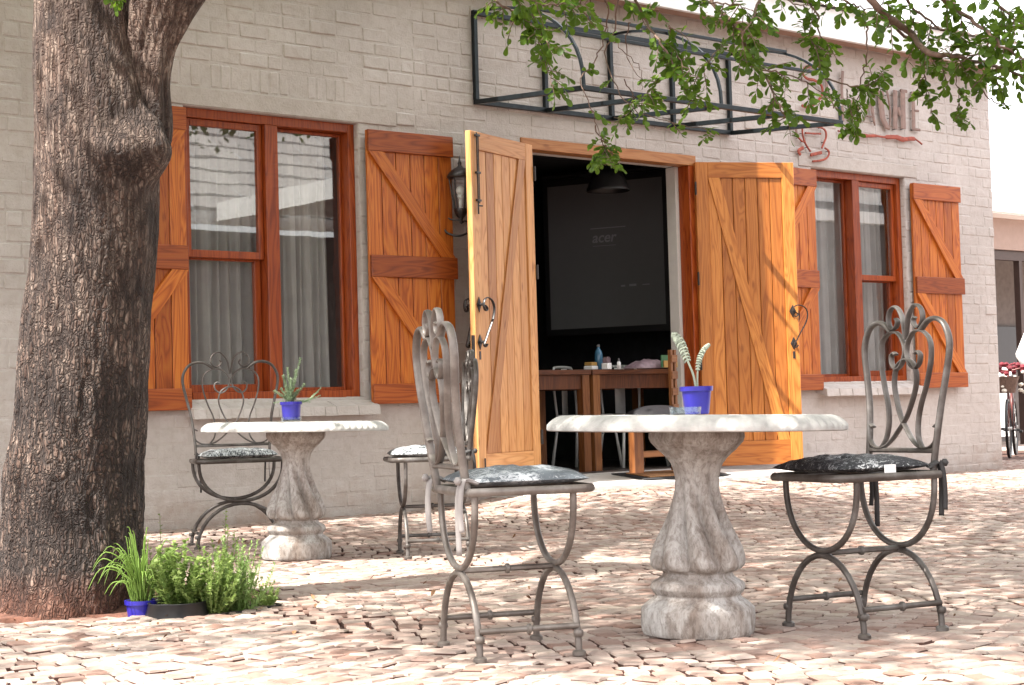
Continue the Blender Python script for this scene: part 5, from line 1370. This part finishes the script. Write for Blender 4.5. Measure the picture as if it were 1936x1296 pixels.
# pendant
P = at(1150, 362, 14.3)
pl_ = empty('pendant_lamp', (P.x, P.y, P.z), 0, label='black dome pendant lamp hanging inside the doorway', cat='pendant lamp')
mb = MB(); mb.lathe([(0.0, .182), (0.012, .184), (0.03, .172), (.10, .150), (.16, .11), (.20, .06), (.23, .03), (.30, .028)], 28, closed=False); mb.build('shade', M_BLACKPL, pl_, True)
mb = MB(); mb.tube([(0, 0, .3), (0, 0, 3.0 - P.z)], 0.005, 6); mb.build('cord', M_BLACKPL, pl_)
# dining tables
def dtable(x0, y0, x1, y1, label):
    t = empty('dining_table', (x0, y0, FL), 0, label=label, cat='table', group='wooden dining tables inside'); w_, d_ = x1 - x0, y1 - y0
    n = 4 if w_ > d_ else 6
    for k in range(5):
        if w_ >= d_: plank('top_board', t, (0, (k + .5) * d_ / 5, 0.795), (w_, (k + .5) * d_ / 5, 0.795), d_ / 5 - 0.004, 0.04, W_TAB, side=(0, 0, 1))
        else: plank('top_board', t, ((k + .5) * w_ / 5, 0, 0.795), ((k + .5) * w_ / 5, d_, 0.795), w_ / 5 - 0.004, 0.04, W_TAB, side=(0, 0, 1))
    for (lx, ly) in ((.05, .05), (w_ - .05, .05), (.05, d_ - .05), (w_ - .05, d_ - .05)): plank('leg', t, (lx, ly, 0), (lx, ly, .775), 0.075, 0.075, W_LEG)
    mb = MB(); mb.box((.09, .03, .66), (w_ - .09, .05, .773)); mb.box((.09, d_ - .05, .66), (w_ - .09, d_ - .03, .773)); mb.box((.03, .09, .66), (.05, d_ - .09, .773)); mb.box((w_ - .05, .09, .66), (w_ - .03, d_ - .09, .773)); mb.build('apron', W_TAB, t)
    return t
P = at(1123, 880, 13.75)
dtable(P.x - 1.45, P.y - 0.02, P.x - 0.015, P.y + 0.75, 'dark wooden dining table at the left inside the doorway')
dtable(P.x + 0.0, P.y - 0.02, P.x + 1.25, P.y + 0.75, 'dark wooden dining table at the right inside the doorway, laid with small things')
TZ = FL + 0.817
def put(px, Zd): q = at(px, 690, Zd); return Vector((q.x, q.y, TZ))
b_ = empty('water_bottle', put(1132, 14.0), 0, label='blue plastic water bottle on the dining table', cat='bottle')
mb = MB(); mb.lathe([(0, .03), (.01, .034), (.12, .034), (.15, .028), (.17, .013), (.185, .012)], 16); mb.build('body', M_WATERB, b_, True); mb = MB(); mb.lathe([(.185, .014), (.205, .014)], 12); mb.build('cap', M_GREYST, b_)
b_ = empty('sugar_box', put(1117, 13.9), 0.3, label='yellow topped box left of the bottle on the dining table', cat='box')
mb = MB(); mb.cbox((-.05, -.04, 0), (.05, .04, .03), .004); mb.build('base', M_PAPER, b_); mb = MB(); mb.cbox((-.045, -.035, .031), (.045, .035, .06), .004); mb.build('lid', M_YEL, b_)
b_ = empty('condiment_holder', put(1147, 13.9), 0.2, label='white holder with sachets right of the bottle', cat='holder')
mb = MB(); mb.cbox((-.03, -.03, 0), (.03, .03, .05), .003); mb.build('tub', M_PAPER, b_)
mb = MB()
for k in range(5): mb.box((-.025 + k * .011, -.02, .051), (-.018 + k * .011, .02, .09 + .01 * (k % 2)))
mb.build('sachet', M_PINK, b_)
b_ = empty('salt_shaker', put(1170, 13.9), 0, label='small white shaker with a dark cap on the dining table', cat='shaker')
mb = MB(); mb.lathe([(0, .018), (.05, .016), (.06, .01)], 14); mb.build('body', M_PAPER, b_, True); mb = MB(); mb.lathe([(.06, .011), (.085, .007)], 12); mb.build('cap', M_GREYST, b_)
b_ = empty('plastic_bag', put(1222, 13.9), 0, label='crumpled pink and white plastic bag on the dining table', cat='bag')
mb = MB(); V = []; 
for j in range(9):
    for i in range(17):
        u, v = -1 + i / 8, -1 + j / 4; e = max(0, 1 - u * u) ** .5 * max(0, 1 - v * v) ** .5
        V.append((u * .19, v * .1, e * (.05 + .035 * noise.noise(Vector((u * 3, v * 3, 1)))) + 0.02 * (u + 1) * e))
mb.add(V, [(j * 17 + i, j * 17 + i + 1, (j + 1) * 17 + i + 1, (j + 1) * 17 + i) for j in range(8) for i in range(16)]); mb.build('film', M_PINK, b_, True)
b_ = empty('folder', put(1262, 13.9), 0.2, label='green and yellow folder standing at the right end of the dining table', cat='folder')
mb = MB(); mb.cbox((-.10, -.01, 0), (.12, .0, .10), .002); mb.build('cover', M_GREENC, b_); mb = MB(); mb.cbox((-.08, -.02, 0), (.12, -.012, .055), .002); mb.build('card', M_YEL, b_)
def cafe_chair(px, Zd, rz, label):
    q = at(px, 800, Zd); t = empty('metal_cafe_chair', (q.x, q.y, FL), rz, label=label, cat='chair', group='white metal chairs inside')
    mb = MB(); mb.cbox((-.19, -.19, .44), (.19, .19, .455), .005); mb.build('seat', M_WMETAL, t)
    for sx in (-1, 1):
        for sy in (-1, 1):
            mb = MB(); mb.tube([(sx * .17, sy * .17, .44), (sx * .22, sy * .22, 0)], [.012, .016], 6); mb.build('leg', M_WMETAL, t, True)
    mb = MB(); mb.tube(cr([(-.18, .18, .45), (-.19, .2, .7), (-.17, .21, .83), (-.12, .215, .86), (.12, .215, .86), (.17, .21, .83), (.19, .2, .7), (.18, .18, .45)], 5), .012, 6); mb.cbox((-.05, .195, .45), (.05, .2, .85), .002); mb.build('backrest', M_WMETAL, t, True)
cafe_chair(1108, 14.6, R(20), 'white metal cafe chair behind the dining tables, its back loop above the table edge')
cafe_chair(1195, 14.7, R(-15), 'white metal cafe chair behind the right dining table')
# low bench with cushion
P = at(1245, 880, 13.35)
t = empty('low_bench', (P.x, P.y, FL), R(5), label='low wooden bench inside the doorway carrying a dark cushion', cat='bench')
for lx in (-.26, .26): plank('leg', t, (lx, 0, 0), (lx, 0, .36), .11, .06, W_LEG)
plank('rail', t, (-.24, 0, .14), (.24, 0, .14), .05, .03, W_LEG); plank('seat', t, (-.35, 0, .38), (.35, 0, .38), .28, .04, W_TAB, side=(0, 0, 1))
c = empty('scatter_cushion', (P.x, P.y, FL + .40), R(5), label='dark grey printed cushion lying on the bench inside', cat='cushion')
mb = MB(); V = []
for sgn in (1, -1):
    for j in range(17):
        for i in range(17):
            u, v = -1 + i / 8, -1 + j / 8; e = max(0, 1 - abs(u) ** 2.5) ** .6 * max(0, 1 - abs(v) ** 2.5) ** .6
            V.append((u * .23, v * .17, .04 + sgn * e * (.075 if sgn > 0 else .038)))
F = []
for j in range(16):
    for i in range(16): a = j * 17 + i; F += [(a, a + 1, a + 18, a + 17), (289 + a, 289 + a + 17, 289 + a + 18, 289 + a + 1)]
mb.add(V, F); mb.build('pad', mat_cushion('charcoal_printed_cloth', (0.012, 0.011, 0.013), (0.16, 0.16, 0.17), 0.93), c, True)
# slatted crate at the right side of the doorway
P = at(1277, 880, 13.6)
t = empty('slatted_stand', (P.x, P.y, FL), R(10), label='narrow slatted wooden stand at the right edge of the doorway', cat='stand')
plank('post', t, (-.025, 0, 0), (-.025, 0, .95), .03, .03, W_LEG); plank('post', t, (.025, 0, 0), (.025, 0, .95), .03, .03, W_LEG)
for k in range(7): plank('slat', t, (-.04, -.02, .1 + .13 * k), (.04, -.02, .1 + .13 * k), .06, .012, W_LEG)
# door mat
mb = MB()
m0 = empty('door_mat', (9.72, -0.30, 0.20), 0, label='black rubber and coir door mat on the pale doorstep', cat='door mat')
m0.rotation_euler = (math.atan(0.057 / 0.6), 0, R(-3))
mb.cbox((-.45, -.20, 0), (.45, .22, .008), .002); mb.build('rubber_border', M_RUBBER, m0); mb = MB(); mb.cbox((-.36, -.13, .0082), (.36, .15, .018), .003); mb.build('coir', M_COIR, m0)

# ------------------------------------------------------------------ far right background
ob = empty('background_building', (18, 5.0, 0), label='low white roofed building beyond the cafe corner, with taupe beam and dark porch', cat='building')
def O(mb, nm, mat): mb.v = [(p[0] - 18, p[1] - 5.0, p[2]) for p in mb.v]; return mb.build(nm, mat, ob)
mb = MB(); mb.box((16, 4.6, 3.42), (34, 9, 3.50)); mb.box((16, 4.55, 3.44), (34, 4.6, 3.72)); O(mb, 'roof', M_WHITE)
mb = MB(); mb.box((16, 4.95, 2.95), (34, 5.2, 3.42)); O(mb, 'beam', M_BGWALL)
mb = MB(); mb.box((16, 5.0, 2.80), (34, 5.1, 2.94)); mb.box((22.72, 5.0, 0), (22.80, 5.1, 2.80)); O(mb, 'door_frame', flat('dark_brown_timber', (0.05, 0.03, 0.025), 0.5))
mb = MB(); mb.box((16, 6.6, 1.9), (34, 6.7, 3.4)); O(mb, 'back_wall', flat('grey_brick_wall', (0.16, 0.14, 0.13), 0.8))
mb = MB(); mb.box((16, 6.5, 1.15), (34, 6.7, 1.9)); O(mb, 'dark_panel', flat('black_glass', (0.02, 0.02, 0.025), 0.3))
mb = MB(); mb.box((16, 6.4, -0.1), (34, 6.7, 1.15)); O(mb, 'low_wall', flat('grey_low_wall', (0.17, 0.15, 0.14), 0.8))
# bicycle
P = at(1909, 868, 19.9); P.z = g(P.x, P.y)
hd = math.atan2(FW.y, FW.x) - R(20)
bk = empty('bicycle', P, hd, label='old maroon bicycle dressed with flowers standing beyond the cafe corner', cat='bicycle')
def ring_(r, c, rt, mat, nm, par):
    mb = MB(); mb.tube([(c[0] + r * math.cos(2 * math.pi * k / 40), c[1], c[2] + r * math.sin(2 * math.pi * k / 40)) for k in range(41)], rt, 6, False, (0, 1, 0)); return mb.build(nm, mat, par, True)
for cx_ in (0.0, 1.05):
    mb = MB(); mb.tube([(cx_, -.04, .33), (cx_, .04, .33)], .02, 8)
    for k in range(16):
        a = math.pi * k / 8; mb.tube([(cx_, .015 * (-1) ** k, .33), (cx_ + .31 * math.cos(a), 0, .33 + .31 * math.sin(a))], .0015, 3)
    wh = mb.build('wheel', M_WMETAL, bk); ring_(.33, (cx_, 0, .33), .018, M_BLACKPL, 'tyre', wh)
mb = MB()
for p, q in (((0, 0, .33), (.22, 0, .85)), ((.22, 0, .85), (.72, 0, .80)), ((.18, 0, .75), (.55, 0, .30)), ((.55, 0, .30), (.74, 0, .88)), ((.55, 0, .30), (1.05, 0, .33)), ((.72, 0, .78), (1.05, 0, .33)), ((.22, 0, .85), (.26, 0, 1.0))): mb.tube([p, q], .016, 8)
mb.tube(cr([(.38, -.28, 1.0), (.26, -.18, 1.03), (.25, 0, 1.0), (.26, .18, 1.03), (.38, .28, 1.0)], 5), .012, 6); mb.build('frame', M_BIKE, bk, True)
mb = MB(); mb.sphere((.76, 0, .92), .1, 12, 6, (1.2, .75, .35)); mb.build('saddle', M_BLACKPL, bk, True)
mb = MB(); mb.lathe([(.74, .09), (.78, .10), (.92, .14), (.93, .145)], 12, closed=False, axis=Matrix.Translation((.02, 0, 0))); mb.build('basket', M_TWIG, bk)
mb = MB()
for k in range(26): mb.sphere((random.uniform(-.1, .2), random.uniform(-.22, .16), random.uniform(.74, .98)), random.uniform(.02, .045), 6, 4, (1, 1, .7))
tag(mb.build('white_flowers', M_FLW, bk), kind='stuff')
mb = MB()
for k in range(34): mb.sphere((random.uniform(-.08, .3), random.uniform(-.2, .24), random.uniform(.96, 1.08)), random.uniform(.018, .042), 6, 4, (1, 1, .8))
tag(mb.build('red_flowers', M_FLR, bk), kind='stuff')
mb = MB(); mb.tube([(.55, -.1, .30), (.55, .1, .30)], .012, 6)
mb.cbox((.40, -.13, .27), (.50, -.09, .30), .004); mb.cbox((.60, .09, .30), (.70, .13, .33), .004); mb.lathe([(-.006, .09), (.006, .09)], 20, axis=Matrix.Translation((.55, -.05, .30)) @ Matrix.Rotation(R(90), 4, 'X')); mb.build('pedals', M_BLACKPL, bk)
P = at(1900, 840, 21.3)
pb = empty('white_board', (P.x, P.y, 0.0), math.atan2(R0.y, R0.x), label='blank white board standing behind the bicycle', cat='board')
mb = MB(); mb.cbox((-.35, 0, .25), (.16, .03, 1.12), .005, mat=Matrix.Rotation(R(-8), 4, 'X')); mb.build('panel', M_WHITE, pb); mb = MB(); mb.box((-.33, .05, 0), (-.29, .08, .5)); mb.box((.10, .05, 0), (.14, .08, .5)); mb.build('feet', M_WHITE, pb)
P = at(1950, 700, 21.8)
pc = empty('market_parasol', (P.x, P.y, 0.0), 0, label='folded white parasol at the far right edge behind the bicycle', cat='parasol')
mb = MB(); mb.lathe([(.95, .02), (1.25, .19), (1.29, .19), (1.6, .05), (1.62, .01)], 10); mb.build('canopy', M_WHITE, pc, True); mb = MB(); mb.tube([(0, 0, 0), (0, 0, 1.3)], .02, 8); mb.build('pole', M_WHITE, pc)

# ------------------------------------------------------------------ the house across the yard, seen in the window panes
hb = empty('opposite_house', (12, -13, 0), label='house across the yard whose shingle roof mirrors in the window panes', cat='house')
def Hh(mb, nm, mat, **k): mb.v = [(p[0] - 12, p[1] + 13, p[2]) for p in mb.v]; return mb.build(nm, mat, hb, **k)
mb = MB(); mb.box((9, -19.8, 0), (24, -13.6, 3.72)); Hh(mb, 'wall', flat('dark_house_wall', (0.16, 0.13, 0.12), 0.8))  # one even dark wall colour, mirrored below the eaves
mb = MB(); mb.box((8.6, -13.05, 3.74), (24.2, -13.0, 3.95)); Hh(mb, 'fascia', M_WHITE)
mb = MB(); RR = 17; 
for r_ in range(RR):
    y0 = -13.0 - r_ * 0.36; z0_ = 3.97 + r_ * 0.26
    x = 8.4 - (0.22 if r_ % 2 else 0)
    while x < 24.2:
        j = random.uniform(-.012, .012)
        mb.add([(x, y0, z0_ + .035 + j), (x + .43, y0, z0_ + .035 + j), (x + .43, y0 - .42, z0_ + .03 + .26), (x, y0 - .42, z0_ + .03 + .26), (x, y0, z0_ + j - .03), (x + .43, y0, z0_ + j - .03)], [(0, 1, 2, 3), (4, 5, 1, 0)], random.random()); x += .44
tag(Hh(mb, 'roof_tiles', M_SHINGLE, attr=True), kind='stuff')
# nearer verandah wing
mb = MB(); mb.box((13.6, -12.9, 3.77), (13.66, -8.3, 4.06)); mb.box((13.68, -12.9, 3.95), (17, -8.3, 4.02)); Hh(mb, 'verandah_roof', M_WHITE)
mb = MB(); mb.box((24.5, -19, 0), (42, -13.2, 4.55)); Hh(mb, 'wing_wall', flat('dark_wing_wall', (0.10, 0.085, 0.08), 0.8))
for k, (z0_, z1_, m_) in enumerate(((4.57, 4.8, M_WHITE), (4.82, 5.0, M_GREYST), (5.02, 5.3, M_WHITE), (5.32, 7.0, M_SHINGLE))):
    mb = MB(); mb.box((24.4, -19 - .1 * k, z0_), (42.2, -13.05 - .12 * k, z1_)); Hh(mb, 'wing_eave' if k < 3 else 'wing_roof', m_)

# fallen leaves and bits of bark on the paving
mb = MB()
for k in range(150):
    x = random.uniform(1.8, 9.0); y = random.uniform(-7.6, -0.4)
    if k < 60: x = 3.0 + random.gauss(0.4, 0.9); y = -3.9 + random.gauss(-0.2, 0.5)
    mt = Matrix.Translation((x, y, g(x, y) + 0.006)) @ Matrix.Rotation(random.uniform(0, 6.28), 4, 'Z') @ Matrix.Rotation(random.gauss(0, 0.3), 4, 'X')
    L = random.uniform(0.014, 0.034); V, F = leaf_blade(L, L * random.uniform(.3, .6), 0.3, random.uniform(0.2, 0.6)); mb.add([mt @ Vector(p) for p in V], F, random.random())
tag(mb.build('leaf_litter', flat('dry_leaf', (0.20, 0.10, 0.045), 0.8, var=0.5, sc=9)), kind='stuff')
